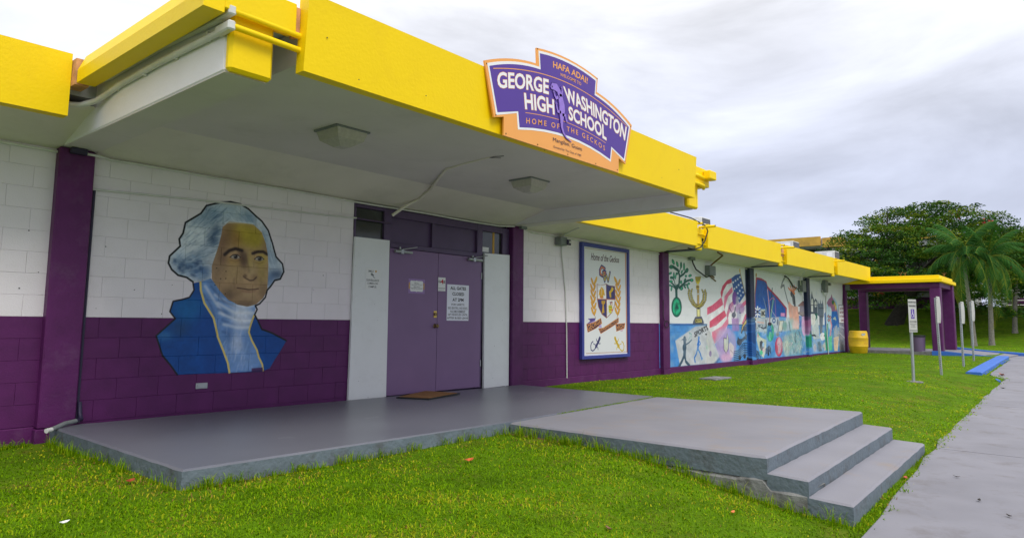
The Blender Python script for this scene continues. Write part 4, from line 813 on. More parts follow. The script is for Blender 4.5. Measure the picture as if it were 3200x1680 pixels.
tube('conduit', [(6.245, -.075, 2.50), (6.36, -.20, 2.63), (6.47, -.38, 2.73), (6.36, -.75, 2.82), (6.02, -1.25, 2.845), (5.72, -1.70, 2.848), (5.66, -2.05, 2.853), (5.62, -2.52, 2.857)], [.022, .022, .021, .020, .017, .013, .011, .009], M_soff, seg=10, label='thick pale conduit curving from the door head up to the canopy ceiling')
MB().tube([(5.62, -2.5, 2.852), (5.60, -2.6, 2.846), (5.66, -2.68, 2.852)], .004, 6).tube([(5.62, -2.52, 2.85), (5.68, -2.62, 2.842)], .003, 6).build('cable_stub', M_black, sch)
for (x0, x1, z0, z1, y, m) in ((2.185, 2.325, 2.595, 2.655, -.135, M_purd), (9.03, 9.185, 2.615, 2.675, -.14, M_grey)):
    MB().box(x0, x1, y-.03, -.098, z0, z1, bev=.006).build('junction_box', m, sch)
tube('conduit', [(2.452, -.02, 2.3), (2.448, -.02, 1.2), (2.447, -.02, .03)], .014, M_purd)
tube('drain_pipe', [(2.40, -.16, .035), (2.46, -.10, .04), (2.462, -.05, .09), (2.455, -.04, .20)], .021, M_purd, seg=10)
tube('drain_pipe', [(2.15, -.335, -.0), (2.28, -.24, .03), (2.42, -.14, .035)], .021, M_grey, seg=10); tube('pipe_end', [(2.10, -.37, -.002), (2.15, -.335, .0)], .0215, M_pipe, seg=10)
f = MB().box(3.60, 3.73, -.012, .0, .243, .306, bev=.002).build('outlet_cover', M_metal, sch); MB().box(3.615, 3.715, -.017, -.0125, .255, .294, bev=.001).build('outlet_lid', M_metal, f)
d = MB().box(10.19, 10.40, -.16, -.005, 2.44, 2.60, bev=.015).build('floodlight', M_grey, sch); MB().box(10.36, 10.47, -.19, -.161, 2.45, 2.555, bev=.006).build('sensor', M_purd, d); MB().box(10.41, 10.445, -.196, -.191, 2.49, 2.53).build('sensor_lens', M_paperw, d)
tube('conduit', [(10.36, -.45, 2.755), (10.38, -.10, 2.66), (10.39, -.02, 2.60), (10.40, -.02, 2.3), (10.52, -.02, 1.6), (10.56, -.02, .9), (10.57, -.02, .1), (10.57, -.02, -.02)], .012, M_pipe)
# wiring and boxes of the mural bays
X, Z = W(2212, 845); bx = MB().box(X-.18, X+.20, -.13, 0, Z-.13, Z+.12, bev=.008).build('electrical_box', M_grey, sch, label='grey electrical box beside the torch painting'); MB().box(X-.16, X+.18, -.137, -.131, Z-.11, Z+.10).build('box_cover', M_grey, bx)
X2, Z2 = W(2155, 808); MB().box(X2-.12, X2+.14, -.09, 0, Z2-.04, Z2+.10, bev=.006).build('junction_box', M_grey, sch)
tube('cable', [(X2, -.06, Z2), (X2+.02, -.08, Z2-.12), (X2+.16, -.09, Z2-.26), (X-.3, -.09, Z-.19), (X-.05, -.08, Z-.14)], .018, M_black)
q0 = at_y(2243, 788, -.85); q1_ = at_y(2220, 830, -.10); q2_ = at_y(2217, 856, -.04)
tube('cable', [(X+.12, -.06, Z-.13), (X+.24, -.06, Z-.17), q2_, q1_, (q1_[0]-.15, -.5, 2.74), q0], .020, M_brown)
a_ = at_y(2218, 862, -.02); b_ = at_y(2237, 878, -.02); tube('cable', [a_, b_], .014, M_brown)
X, Z = W(2498, 893); bx = MB().box(X-.15, X+.22, -.16, 0, Z-.20, Z+.18, bev=.008).build('electrical_box', M_grey, sch); p = [at_y(2452, 862, -.03), at_y(2463, 868, -.03), at_y(2477, 893, -.05), at_y(2495, 903, -.06)]; tube('cable', p, .018, M_black)
tube('cable', [at_y(2497, 903, -.06), at_y(2508, 923, -.04), at_y(2508, 940, -.03)], .012, M_pipe); tube('cable', [at_y(2503, 893, -.05), at_y(2500, 868, -.4), at_y(2514, 848, -.8)], .014, M_pipe)
X, Z = W(2570, 893); bx = MB().box(X-.15, X+.17, -.15, 0, Z-.24, Z+.20, bev=.008).build('electrical_box', M_grey, sch); MB().box(X+.2, X+.4, -.2, -.15, Z+.02, Z+.12).build('switch_lever', M_grey, bx)
tube('cable', [at_y(2569, 906, -.06), at_y(2576, 922, -.06), at_y(2581, 925, -.05), at_y(2587, 915, -.04), at_y(2589, 870, -.04)], .013, M_pipe); tube('cable', [at_y(2581, 925, -.03), at_y(2582, 1000, -.03), at_y(2589, 1108, -.03)], .018, M_pipe); tube('cable', [at_y(2567, 883, -.06), at_y(2567, 866, -.3)], .013, M_pipe)
X, Z = W(2640, 893); MB().box(29.42, 29.66, -.24, -.10, 2.40, 2.62, bev=.008).build('junction_box', M_grey, sch)
tube('cable', [at_y(2634, 885, -.03), at_y(2633, 868, -.4), at_y(2633, 860, -.8)], .012, M_pipe)
c = at_y(2083, 1012, -.12); tube('cable_coil', [(c[0]+.11*cos(a), -.125, c[2]+.075*sin(a)) for a in np.linspace(0, 2*pi, 20)], .008, M_black, seg=6); tube('cable', [(14.22, -.11, 1.55), (14.20, -.11, 1.2), (14.23, -.12, c[2]+.07)], .008, M_black, seg=6)
# loose roof cable over the first parapet joint
r0 = at_y(2095, 663, -.9); r1 = at_y(2160, 681, -.95); r2 = at_y(2190, 697, -1.02); r3 = at_y(2205, 705, -1.06); r4 = at_y(2212, 722, -1.06); r5 = at_y(2203, 752, -1.04); r6 = at_y(2190, 772, -1.0); r7 = at_y(2168, 779, -.9); r8 = at_y(2150, 775, -.75)
tube('roof_cable', [r0, r1, r2, r3, r4, r5, r6, r7, r8], .014, M_black)

# ------------------------------------------------------------------ porch, landing and steps
por = thing('entrance_porch', 'grey painted concrete porch with lower landing and two steps down to the sidewalk', 'porch')
def slab(name, top, bot, m, side, bev=.018):
    """top: list of (x,y,z) ccw; slightly worn arris; sides down to z=bot"""
    n = len(top); mb = MB(); c = np.mean(np.array(top), 0)
    ins = []
    for i in range(n):
        p = Vector(top[i]); a = (Vector(top[i-1])-p).normalized(); b = (Vector(top[(i+1) % n])-p).normalized(); ins.append(p+(a+b)*bev)
    # subdivide edges for small irregular wear
    E1 = []; E2 = []
    for i in range(n):
        p, q = Vector(top[i]), Vector(top[(i+1) % n]); pi_, qi = ins[i], ins[(i+1) % n]; L_ = (q-p).length; k = max(1, int(L_/.12))
        for j in range(k):
            t = j/k; w = random.uniform(-.0035, .0035) if 0 < j else 0; nrm = Vector(((q-p).y, -(q-p).x, 0)).normalized()
            E1.append(p.lerp(q, t)+nrm*w-Vector((0, 0, bev*.75+abs(w)))); E2.append(pi_.lerp(qi, t)+Vector((0, 0, w*.2))+nrm*w)
    k = len(E1); vs = E2+E1+[Vector((e.x, e.y, bot)) for e in E1]
    mb.add(vs, [tuple(range(k))]+[(k+i, k+(i+1) % k, (i+1) % k, i) for i in range(k)], 0)
    mb.f += [(2*k+i, 2*k+(i+1) % k, k+(i+1) % k, k+i) for i in range(k)]; mb.m += [1]*k
    return mb.build(name, [m, side], por)
slab('porch_slab', [(2.20, -.12, 0), (2.183, -2.875, 0), (5.447, -2.968, -.002), (9.13, -2.635, -.050), (9.12, -.105, -.046)], -.7, M_porch, M_concs, .016)
slab('landing', [(5.452, -2.985, -.012), (5.45, -5.605, -.013), (9.13, -5.415, -.020), (9.13, -2.652, -.056)], -.19, M_conc, M_concs, .02)
slab('step', [(5.45, -5.60, -.128), (5.45, -5.911, -.144), (9.13, -5.728, -.176), (9.13, -5.41, -.165)], -.45, M_conc, M_concs, .018)
slab('step', [(5.45, -5.90, -.258), (5.46, -6.212, -.276), (9.13, -6.049, -.318), (9.13, -5.72, -.308)], -.62, M_conc, M_concs, .018)
# cracked footing under the landing, partly unpainted
mb = MB(); n = 44; Y = np.linspace(-3.0, -5.9, n); vs = []; F = []
for i, y in enumerate(Y):
    t = i/(n-1); edge = 5.462-.010*math.sin(t*9)-.012*random.random(); zt = (-.14-.05*math.sin(t*2.6)+random.uniform(-.01, .01)) if y > -5.58 else -.24
    vs += [(edge+.02, y, zt), (edge-.02*random.random(), y, zt-.03), (edge-.03*random.random(), y, -.55), (5.9, y, min(zt, -.2)), (5.9, y, -.55)]
for i in range(n-1):
    a, b = i*5, (i+1)*5; F += [(a, b, b+1, a+1), (a+1, b+1, b+2, a+2), (a+3, b+3, b, a), (a+4, b+4, b+3, a+3)]
mb.add(vs, [f[::-1] for f in F]); mb.build('footing', M_raw, por)

# nail holes, knocks and stains with a depth of their own
def dots(pts, y, r, name='nail_holes'):
    mb = MB()
    for x, z in pts:
        k = rng.uniform(.6, 1.3)*r; mb.prism([(x+k*cos(a), z+k*rng.uniform(.7, 1.1)*sin(a)) for a in np.linspace(0, 2*pi, 7)[:-1]], y-.0012, y)
    mb.build(name, M_rub, sch, kind='stuff')
dots([W(px, py, -3.47) for px, py in ((1021,119),(1236,147),(1308,174),(1424,223),(1518,264),(1330,300),(1120,250),(1700,470),(2120,530),(2067,555),(2040,470),(1985,440))], -3.476, .006)
dots([W(px, py) for px, py in ((300,963),(420,905),(538,890),(505,980),(330,770),(980,905),(930,1000),(1010,860),(700,700),(2000,960),(1880,930),(1650,810),(1700,900),(1960,880),(120,850),(60,900),(90,720))], -.0005, .006)
dots([W(px, py, -.045) for px, py in ((1120,1190),(1150,1240),(1190,1120),(1195,1200),(1110,830),(1180,1000),(1170,950),(1540,1180),(1575,860),(1570,1000),(1545,1080))], -.0465, .004)
MB().box(5.40, 5.447, -3.62, -2.99, -.3, -.118, bev=.012).build('exposed_soil', M_soil, por)
# doormat
def crack(P, w, name, m, zf):
    mb = MB(); n = len(P); L1 = []; R1 = []
    for i in range(n):
        t = Vector(P[min(i+1, n-1)])-Vector(P[max(i-1, 0)]); nn = Vector((-t.y, t.x)).normalized()*w*(.3+.7*sin(pi*(i+.5)/n)); L1.append((P[i][0]+nn.x, P[i][1]+nn.y, zf(*P[i]))); R1.append((P[i][0]-nn.x, P[i][1]-nn.y, zf(*P[i])))
    mb.add(L1+R1, [(i, i+1, n+i+1, n+i) for i in range(n-1)]); mb.f = [f[::-1] for f in mb.f]; mb.build(name, m, por)
zl = lambda x, y: -.0118-.0108*(x-5.45)-.0003*(y+5.6)*(1 if x < 7 else 4)+.0035
def wander(x, y, ang, n, st): 
    P = [(x, y)]
    for _ in range(n): ang += rng.normal()*.35; x += st*cos(ang); y += st*sin(ang); P.append((x, y))
    return P
M_scuf = mat('scuff_marks', lin(176, 176, 184), .7, .1, 20)
for (x, y, a, n, w) in ((4.6, -1.7, .3, 4, .008), (8.2, -1.2, .1, 4, .010), (6.1, -2.2, .5, 3, .007), (7.7, -2.0, 0, 3, .008), (3.3, -2.2, .2, 3, .006)):
    crack(wander(x, y, a, n, .05), w, 'scuff', M_scuf, lambda x, y: .0015-.0068*(x-2.2)+.004)
dm = thing('doormat', 'thin brown coir doormat with black rubber edge in front of the doors', 'doormat')
a, b, c_, d_ = [at_z(*q, .0) for q in ((1238, 1243), (1330, 1223), (1438, 1230), (1340, 1248))]
def quad_ring(P, z0, z1, ins, name, m, mi):
    P = [Vector((p[0], p[1], 0)) for p in P]; c = sum(P, Vector())/4
    mb = MB(); mb.vprism([tuple((c+(p-c)*(1-ins)).to_2d()) for p in P][::1], z0, z1)
    return mb.build(name, m, mi)
PM = [at_z(*q, -.022)[:2] for q in ((1238, 1243), (1340, 1248), (1438, 1230), (1330, 1223))]
quad_ring(PM, -.024, -.008, 0, 'rubber_edge', M_rub, dm); quad_ring(PM, -.008, -.002, .10, 'coir_top', M_coir, dm)

# ------------------------------------------------------------------ ceiling lamps
def lamp(x, y, lab):
    t = thing('ceiling_lamp', lab, 'ceiling lamp', (x, y, 2.86), 0, 'ceiling lamps under the canopy')
    MB().box(-.20, .20, -.19, .19, -.018, 0, bev=.004).build('base_plate', M_grey, t)
    mb = MB(); a, b, h0, h1 = .175, .135, -.018, -.165
    vs = [(sx*a, sy*a, h0) for sx, sy in ((-1,-1),(1,-1),(1,1),(-1,1))]+[(sx*.150, sy*.150, -.105) for sx, sy in ((-1,-1),(1,-1),(1,1),(-1,1))]+[(sx*.055, sy*.055, h1) for sx, sy in ((-1,-1),(1,-1),(1,1),(-1,1))]
    mb.add(vs, [(i, (i+1) % 4, (i+1) % 4+4, i+4) for i in range(4)]+[(i+4, (i+1) % 4+4, (i+1) % 4+8, i+8) for i in range(4)]+[(8,9,10,11)])
    mb.f = [f[::-1] for f in mb.f]; mb.build('prismatic_cover', M_lamp, t)
lamp(3.93, -2.07, 'square ceiling lamp nearer the left beam, above the portrait side'); lamp(6.90, -2.05, 'square ceiling lamp farther right, above the doors')

# ------------------------------------------------------------------ big sign on the canopy
sg = thing('school_sign', 'purple, white and orange shaped sign reading George Washington High School on the yellow canopy', 'sign', (5.72, -3.51, 2.74))
def sgb(mb, name, m, y=None, lab=None):
    mb.v = [(p[0]-5.72, p[1]+3.51, p[2]-2.74) for p in mb.v]; return mb.build(name, m, sg, label=lab)
def sm(pts, arcs):      # polygon with some sides bowed upward: arcs {i: bulge}
    o_ = []
    for i, p in enumerate(pts):
        q = pts[(i+1) % len(pts)]; o_.append(p)
        if i in arcs:
            for t in np.linspace(0, 1, 9)[1:-1]: o_.append((p[0]+(q[0]-p[0])*t, p[1]+(q[1]-p[1])*t+arcs[i]*4*t*(1-t)))
    return o_
mir = lambda pts: [(11.44-x, z) for x, z in pts[::-1]]
oL = [(4.693, 2.737), (4.699, 2.918), (4.567, 2.881), (4.430, 3.378)]
outer = [(4.700, 2.737), (4.700, 2.915), (4.56, 2.880), (4.42, 3.376), (5.195, 3.578), (5.185, 3.742), (6.30, 3.742), (6.275, 3.578), (7.04, 3.372), (6.885, 2.868), (6.735, 2.912), (6.73, 2.737)]
outer_s = sm(outer, {3: .035, 5: .052, 7: .035})
white_s = sm([(4.905, 2.838), (4.885, 2.995), (4.590, 2.905), (4.458, 3.362), (5.232, 3.556), (5.215, 3.722), (6.275, 3.722), (6.250, 3.552), (6.995, 3.348), (6.862, 2.893), (6.590, 2.990), (6.560, 2.833)], {3: .035, 5: .048, 7: .035, 11: .095})
purp_s = sm([(4.928, 2.866), (4.905, 3.018), (4.606, 2.935), (4.486, 3.343), (5.252, 3.534), (5.237, 3.700), (6.252, 3.700), (6.230, 3.530), (6.965, 3.330), (6.848, 2.923), (6.570, 3.014), (6.545, 2.860)], {3: .034, 5: .046, 7: .034, 11: .092})
sgb(MB().prism(outer_s, -3.512, -3.495), 'orange_board', M_oran); sgb(MB().prism(white_s, -3.5135, -3.5122), 'white_border', M_sgnw); sgb(MB().prism(purp_s, -3.5150, -3.5137), 'purple_field', M_sgnp)
def arc_text(txt, base, top, m, bold, name, under=None, ub=.020, split=False):
    for mm, bd, y in (((under, bold+ub, -3.5157),) if under else ())+((m, bold, -3.5163),):
        v, t = text_mesh(txt, bd); v0, _ = text_mesh(txt, bold)
        a = v0.min(0); b = v0.max(0); u = (v[:, 0]-a[0])/(b[0]-a[0]); w = (v[:, 1]-a[1])/(b[1]-a[1])
        zb = quad3(base, base[0][0]+(base[2][0]-base[0][0])*u); zt = quad3(top, top[0][0]+(top[2][0]-top[0][0])*u)
        xb = base[0][0]+(base[2][0]-base[0][0])*u; xt = top[0][0]+(top[2][0]-top[0][0])*u
        P = np.stack([xb*(1-w)+xt*w, np.full(len(u), y), zb*(1-w)+zt*w], 1)
        if not split: sgb(MB().add(P.tolist(), [tuple(q) for q in t]), name, mm); continue
        par = list(range(len(P)))
        def fd(i):
            while par[i] != i: i = par[i]
            return i
        for q in t:
            for j in (1, 2): par[fd(int(q[j]))] = fd(int(q[0]))
        for rt_ in sorted(set(fd(i) for i in range(len(P)))):
            ids = [i for i in range(len(P)) if fd(i) == rt_]; ix = {v: k for k, v in enumerate(ids)}
            tr = [tuple(ix[int(w)] for w in q) for q in t if fd(int(q[0])) == rt_]
            if tr: sgb(MB().add(P[ids].tolist(), tr), 'letter', mm)
O_, Wt = M_oran, M_sgnw
arc_text('HAFA ADAI!', [(5.457,3.615),(5.76,3.632),(6.085,3.615)], [(5.456,3.686),(5.76,3.703),(6.095,3.686)], O_, .02, 'lettering')
arc_text('WELCOME TO', [(5.58,3.563),(5.77,3.568),(5.965,3.563)], [(5.58,3.597),(5.77,3.603),(5.965,3.597)], O_, .01, 'lettering')
arc_text('GEORGE', [(4.602,3.161),(4.959,3.250),(5.384,3.309)], [(4.592,3.315),(4.957,3.405),(5.383,3.466)], Wt, .022, 'lettering', O_, .018)
arc_text('WASHINGTON', [(5.692,3.314),(6.235,3.275),(6.870,3.145)], [(5.632,3.468),(6.236,3.430),(6.915,3.318)], Wt, .022, 'lettering', O_)
arc_text('HIGH', [(5.009,3.063),(5.239,3.100),(5.486,3.122)], [(4.988,3.222),(5.221,3.258),(5.473,3.280)], Wt, .022, 'lettering', O_)
arc_text('SCHOOL', [(5.735,3.130),(6.09,3.112),(6.468,3.060)], [(5.729,3.278),(6.091,3.262),(6.459,3.225)], Wt, .022, 'lettering', O_)
arc_text('H O M E   O F', [(5.027,2.925),(5.291,2.965),(5.567,2.990)], [(5.026,2.982),(5.291,3.020),(5.567,3.045)], O_, .008, 'lettering', split=True)
arc_text('T H E   G E C K O S', [(5.701,2.999),(6.07,2.990),(6.434,2.934)], [(5.697,3.052),(6.07,3.044),(6.434,2.990)], O_, .008, 'lettering', split=True)
arc_text('Mangilao, Guam', [(5.461,2.829),(5.72,2.835),(5.979,2.829)], [(5.461,2.882),(5.72,2.888),(5.979,2.882)], M_purd, .0, 'lettering')
arc_text('Donated by: The Class of 1989', [(5.472,2.768),(5.72,2.772),(5.964,2.768)], [(5.472,2.800),(5.72,2.804),(5.964,2.800)], M_purd, .0, 'lettering')
def curve_strip(pts, w, y, n=26):
    xs_ = np.linspace(pts[0][0], pts[-1][0], n); zs = np.polyval(np.polyfit([p[0] for p in pts], [p[1] for p in pts], 2), xs_)
    return MB().add([(x, y, z+s*w/2) for x, z in zip(xs_, zs) for s in (-1, 1)], [(2*i, 2*i+2, 2*i+3, 2*i+1) for i in range(n-1)])
sgb(curve_strip([(4.538,3.335),(5.2,3.485),(5.738,3.519),(6.3,3.485),(6.93,3.325)], .008, -3.5158), 'trim_line', O_)
sgb(curve_strip([(5.013,3.030),(5.29,3.068),(5.558,3.089)], .006, -3.5158), 'trim_line', O_); sgb(curve_strip([(5.636,3.093),(6.03,3.080),(6.452,3.030)], .006, -3.5158), 'trim_line', O_)
def limb(pts, rs, m, y, name):
    mb = MB(); L1 = []; R1 = []
    P = [Vector((p[0], 0, p[1])) for p in pts]
    for i, p in enumerate(P):
        t = (P[min(i+1, len(P)-1)]-P[max(i-1, 0)]).normalized(); n_ = Vector((-t.z, 0, t.x))*rs[i]; L1.append(p+n_); R1.append(p-n_)
    poly = L1+R1[::-1]; mb.prism([(p.x, p.z) for p in poly], y-.004, y); return sgb(mb, name, m)
gb = [(5.412,3.385),(5.445,3.412),(5.50,3.416),(5.545,3.39),(5.575,3.33),(5.60,3.26),(5.607,3.20),(5.60,3.14),(5.598,3.08),(5.603,3.02),(5.63,2.965),(5.68,2.925),(5.775,2.897)]
gr = [.012,.034,.040,.030,.036,.046,.048,.036,.022,.016,.012,.008,.002]
for m_, k, y in ((M_gkd, 1.28, -3.5165), (M_gk, 1.0, -3.5212)):
    limb(gb, [r*k for r in gr], m_, y, 'gecko_body')
    for l in ([(5.56,3.35),(5.60,3.355),(5.605,3.40),(5.60,3.425)], [(5.55,3.33),(5.50,3.30),(5.475,3.325),(5.465,3.345)], [(5.585,3.17),(5.53,3.17),(5.515,3.21),(5.505,3.235)], [(5.61,3.15),(5.665,3.16),(5.675,3.12),(5.69,3.09)]):
        limb(l, [.016*k, .015*k, .010*k, .006*k], m_, y, 'gecko_leg')
        e = l[-1]
        for a in (-60, -20, 20, 60): sgb(MB().prism([(e[0]-.004, e[1]), (e[0]+.026*sin(radians(a))-.004, e[1]+.026*cos(radians(a))), (e[0]+.026*sin(radians(a))+.004, e[1]+.026*cos(radians(a))), (e[0]+.004, e[1])], y-.003, y-.0005), 'gecko_toe', m_)
sgb(MB().prism([(5.430+.008*cos(a), 3.405+.010*sin(a)) for a in np.linspace(0, 2*pi, 9)[:-1]], -3.5275, -3.5262), 'gecko_eye', M_ink)
for x, z in ((4.45,3.355),(4.585,2.905),(4.73,2.76),(5.21,2.755),(5.72,2.755),(6.25,2.755),(6.70,2.765),(6.87,2.90),(7.01,3.35),(5.20,3.735),(6.285,3.735)):
    sgb(MB().prism([(x+.007*cos(a), z+.007*sin(a)) for a in np.linspace(0, 2*pi, 7)[:-1]], -3.516, -3.5125), 'screw', M_brown)

# ------------------------------------------------------------------ crest board
cb = thing('crest_board', 'tall white board with laurel crest and ribbon in a blue frame beside the purple pilaster', 'notice board', (11.9, -.03, .344))
def rel(mb, t): 
    l = t.location; mb.v = [(p[0]-l[0], p[1]-l[1], p[2]-l[2]) for p in mb.v]; return mb
rel(MB().box(11.03, 12.76, -.045, -.004, .344, 2.55), cb).build('painted_panel', M_crest, cb)
M_bf = mat('frame_blue_paint', lin(58, 66, 150), 0.5, 0.08, 9)
for x0, x1, z0, z1 in ((11.0, 11.075, .31, 2.58), (12.715, 12.79, .31, 2.58), (11.077, 12.713, 2.505, 2.58), (11.077, 12.713, .31, .375)):
    rel(MB().box(x0, x1, -.075, -.006, z0, z1, bev=.003), cb).build('frame', M_bf, cb)

# ------------------------------------------------------------------ papers
def paper(name, label, x0, x1, z0, z1, y, m, lines, cat='notice', tilt=0):
    t = thing(name, label, cat, ((x0+x1)/2, y, (z0+z1)/2))
    r = lambda mb: rel(mb, t)
    r(MB().box(x0, x1, y-.002, y, z0, z1)).build('sheet', m, t)
    return t, r
def letters(t, lines, y, m):
    for txt, x0, x1, z0, z1, bold in lines:
        v, tr = text_mesh(txt, bold); p = fit(v, x0, x1, z0, z1); rel(MB().add([(a, y, b) for a, b in p], [tuple(q) for q in tr]), t).build('lettering', m, t)
x0, x1, z1, z0 = 7.402, 7.883, 1.580, 1.024
t, r = paper('paper_notice', 'pale blue notice reading All gates closed at 2PM on the right door', x0, x1, z0, z1, -.031, M_paper, None)
letters(t, [('ALL GATES', 7.47, 7.815, 1.500, 1.550, .03), ('CLOSED', 7.515, 7.775, 1.412, 1.462, .03), ('AT 2PM', 7.52, 7.765, 1.322, 1.372, .03), ('FOR SAFETY:', 7.50, 7.79, 1.257, 1.287, .015), ('NO ENTRY, NO EXIT,', 7.425, 7.865, 1.202, 1.234, .015), ('NO MOVEMENT', 7.48, 7.81, 1.150, 1.180, .015), ('OF VEHICLES UNTIL', 7.425, 7.865, 1.100, 1.130, .015), ('AFTER BUSES LEAVE', 7.41, 7.873, 1.048, 1.080, .015)], -.0335, M_ink)
rel(MB().box(7.425, 7.86, -.0338, -.0332, 1.196, 1.199).box(7.48, 7.81, -.0338, -.0332, 1.143, 1.146), t).build('underline', M_ink, t)
t, r = paper('paper_notice', 'small white surveillance camera notice on the white panel left of the doors', 5.834, 6.085, 1.437, 1.722, -.046, M_paperw, None)
letters(t, [('SMILE', 5.875, 5.965, 1.672, 1.70, .01), ('SURVEILLANCE', 5.848, 6.065, 1.548, 1.577, .01), ('CAMERA ON', 5.865, 6.045, 1.507, 1.533, .01), ('CAMPUS', 5.885, 6.02, 1.460, 1.487, .01)], -.0485, M_ink)
rel(MB().prism([(5.915, 1.655), (5.935, 1.665), (5.975, 1.635), (5.96, 1.618), (5.925, 1.63)], -.049, -.0483).prism([(5.96, 1.62), (5.99, 1.60), (5.993, 1.59), (5.955, 1.612)], -.049, -.0483), t).build('camera_picture', M_grey, t)
rel(MB().prism([(6.005+.014*cos(a), 1.688+.016*sin(a)) for a in np.linspace(0, 2*pi, 13)[:-1]], -.049, -.0483), t).build('smiley', M_fadey, t)
t, r = paper('paper_notice', 'small square office hours card with a purple patterned border on the left door', 6.615, 6.935, 1.412, 1.626, -.031, M_lav, None)
hx = lambda i: 6.775+.125*(i[0]); 
rel(MB().prism([(6.650,1.455),(6.665,1.440),(6.760,1.443),(6.775,1.434),(6.790,1.443),(6.885,1.440),(6.900,1.455),(6.897,1.505),(6.906,1.520),(6.897,1.535),(6.900,1.585),(6.885,1.598),(6.790,1.595),(6.775,1.604),(6.760,1.595),(6.665,1.598),(6.650,1.585),(6.653,1.535),(6.644,1.520),(6.653,1.505)], -.0345, -.033), t).build('cream_field', M_paperw, t)
for gx in (6.622, 6.908): rel(MB().box(gx, gx+.02, -.0338, -.033, 1.475, 1.570), t).build('gold_bracket', M_fadey, t)
letters(t, [('Effective', 6.73, 6.82, 1.553, 1.572, 0), ('September 19, 2018', 6.675, 6.875, 1.528, 1.546, 0), ('Office Hours', 6.71, 6.84, 1.502, 1.520, 0), ('8:30 AM to 4:30 PM', 6.67, 6.88, 1.476, 1.494, 0)], -.0352, M_ink)
t, r = paper('security_sticker', 'narrow white security company sticker at the middle of the doors', 7.210, 7.362, 1.468, 1.676, -.031, M_paperw, None, 'sticker')
letters(t, [('G', 7.214, 7.262, 1.592, 1.632, .03), ('S', 7.318, 7.354, 1.590, 1.632, .03)], -.0345, M_ink)
letters(t, [('4', 7.262, 7.318, 1.578, 1.650, .035)], -.0348, M_red)
rel(MB().box(7.215, 7.355, -.0338, -.033, 1.512, 1.516).box(7.215, 7.35, -.0338, -.033, 1.502, 1.505).box(7.225, 7.345, -.0338, -.033, 1.478, 1.481), t).build('small_print', M_ink, t)

# ------------------------------------------------------------------ air conditioners on the roof
def ac(x0, x1, dep, z1, lab):
    t = thing('air_conditioner', lab, 'air conditioner', ((x0+x1)/2, -.3, 3.16), 0, 'air conditioners along the roof edge')
    rel(MB().box(x0, x1, -.30, dep, 3.17, z1, bev=.012), t).build('casing', M_acw, t); rel(MB().box(x0+.04, x1-.04, -.315, -.301, 3.25, z1-.03), t).build('grille', M_acg, t)
    mb = MB()
    for i in range(7): z = 3.27+(z1-3.32)*i/6; mb.box(x0+.05, x1-.05, -.322, -.3155, z-.004, z+.004)
    rel(mb, t).build('louvres', M_grey, t, kind='stuff'); rel(MB().box(x0-.006, x0-.001, -.22, -.02, z1-.22, z1-.06), t).build('side_label', M_paperw, t)
    rel(MB().box(x0+.05, x0+.12, -.28, dep-.02, 3.161, 3.169).box(x1-.12, x1-.05, -.28, dep-.02, 3.161, 3.169), t).build('feet', M_grey, t)
ac(15.90, 16.42, .05, 3.665, 'roof air conditioner just above the first parapet joint, nearest the entrance'); ac(22.70, 23.32, .35, 3.72, 'roof air conditioner in front of the faded yellow roof, middle of three'); ac(27.38, 28.0, .42, 3.80, 'roof air conditioner at the far end of the roof beside the tree')
# ------------------------------------------------------------------ covered walkway beyond the wall end
cw = thing('covered_walkway', 'purple columned walkway shelter with a flat yellow roof beyond the mural wall', 'walkway shelter', (31, -1.6, 0))
def part(mb, name, m, root, **k): return rel(mb, root).build(name, m, root, **k)
for (x0, x1, y0, y1) in ((29.6, 29.98, -3.31, -2.965), (32.2, 32.58, -3.36, -2.99), (32.2, 32.6, -.20, .10)):
    part(MB().box(x0, x1, y0, y1, -.3, 2.44, bev=.02), 'column', M_pur, cw)
part(MB().box(29.6, 29.98, -3.31, -.02, 2.442, 2.635, bev=.01), 'beam', M_pur, cw); part(MB().box(32.2, 32.58, -3.36, .1, 2.442, 2.635, bev=.01), 'beam', M_pur, cw)
part(MB().box(29.982, 32.198, -3.30, -3.02, 2.46, 2.635), 'side_beam', M_pur, cw)
part(MB().box(29.99, 32.19, -3.0, -.05, 2.56, 2.637), 'ceiling', M_beam, cw); part(MB().box(30.3, 30.9, -1.6, -1.25, 2.50, 2.558, bev=.01), 'lamp', M_fadey, cw)
part(MB().box(29.40, 32.75, -3.42, .12, 2.638, 2.77, bev=.012), 'roof_edge', M_yel, cw); part(MB().box(29.50, 32.65, -3.32, .1, 2.772, 2.90, bev=.012), 'roof', M_yel, cw)
for x, y in ((29.6, -2.2), (29.6, -2.05), (30.8, -3.3)):
    mb = MB()
    for k in range(7): a = rng.uniform(0, 2*pi); mb.tube([(x, y, 2.9), (x+.03*cos(a), y+.03*sin(a), 3.0), (x+.09*cos(a), y+.09*sin(a), 3.06)], [.006, .005, .002], 4)
    part(mb, 'roof_weed', M_brown, cw)
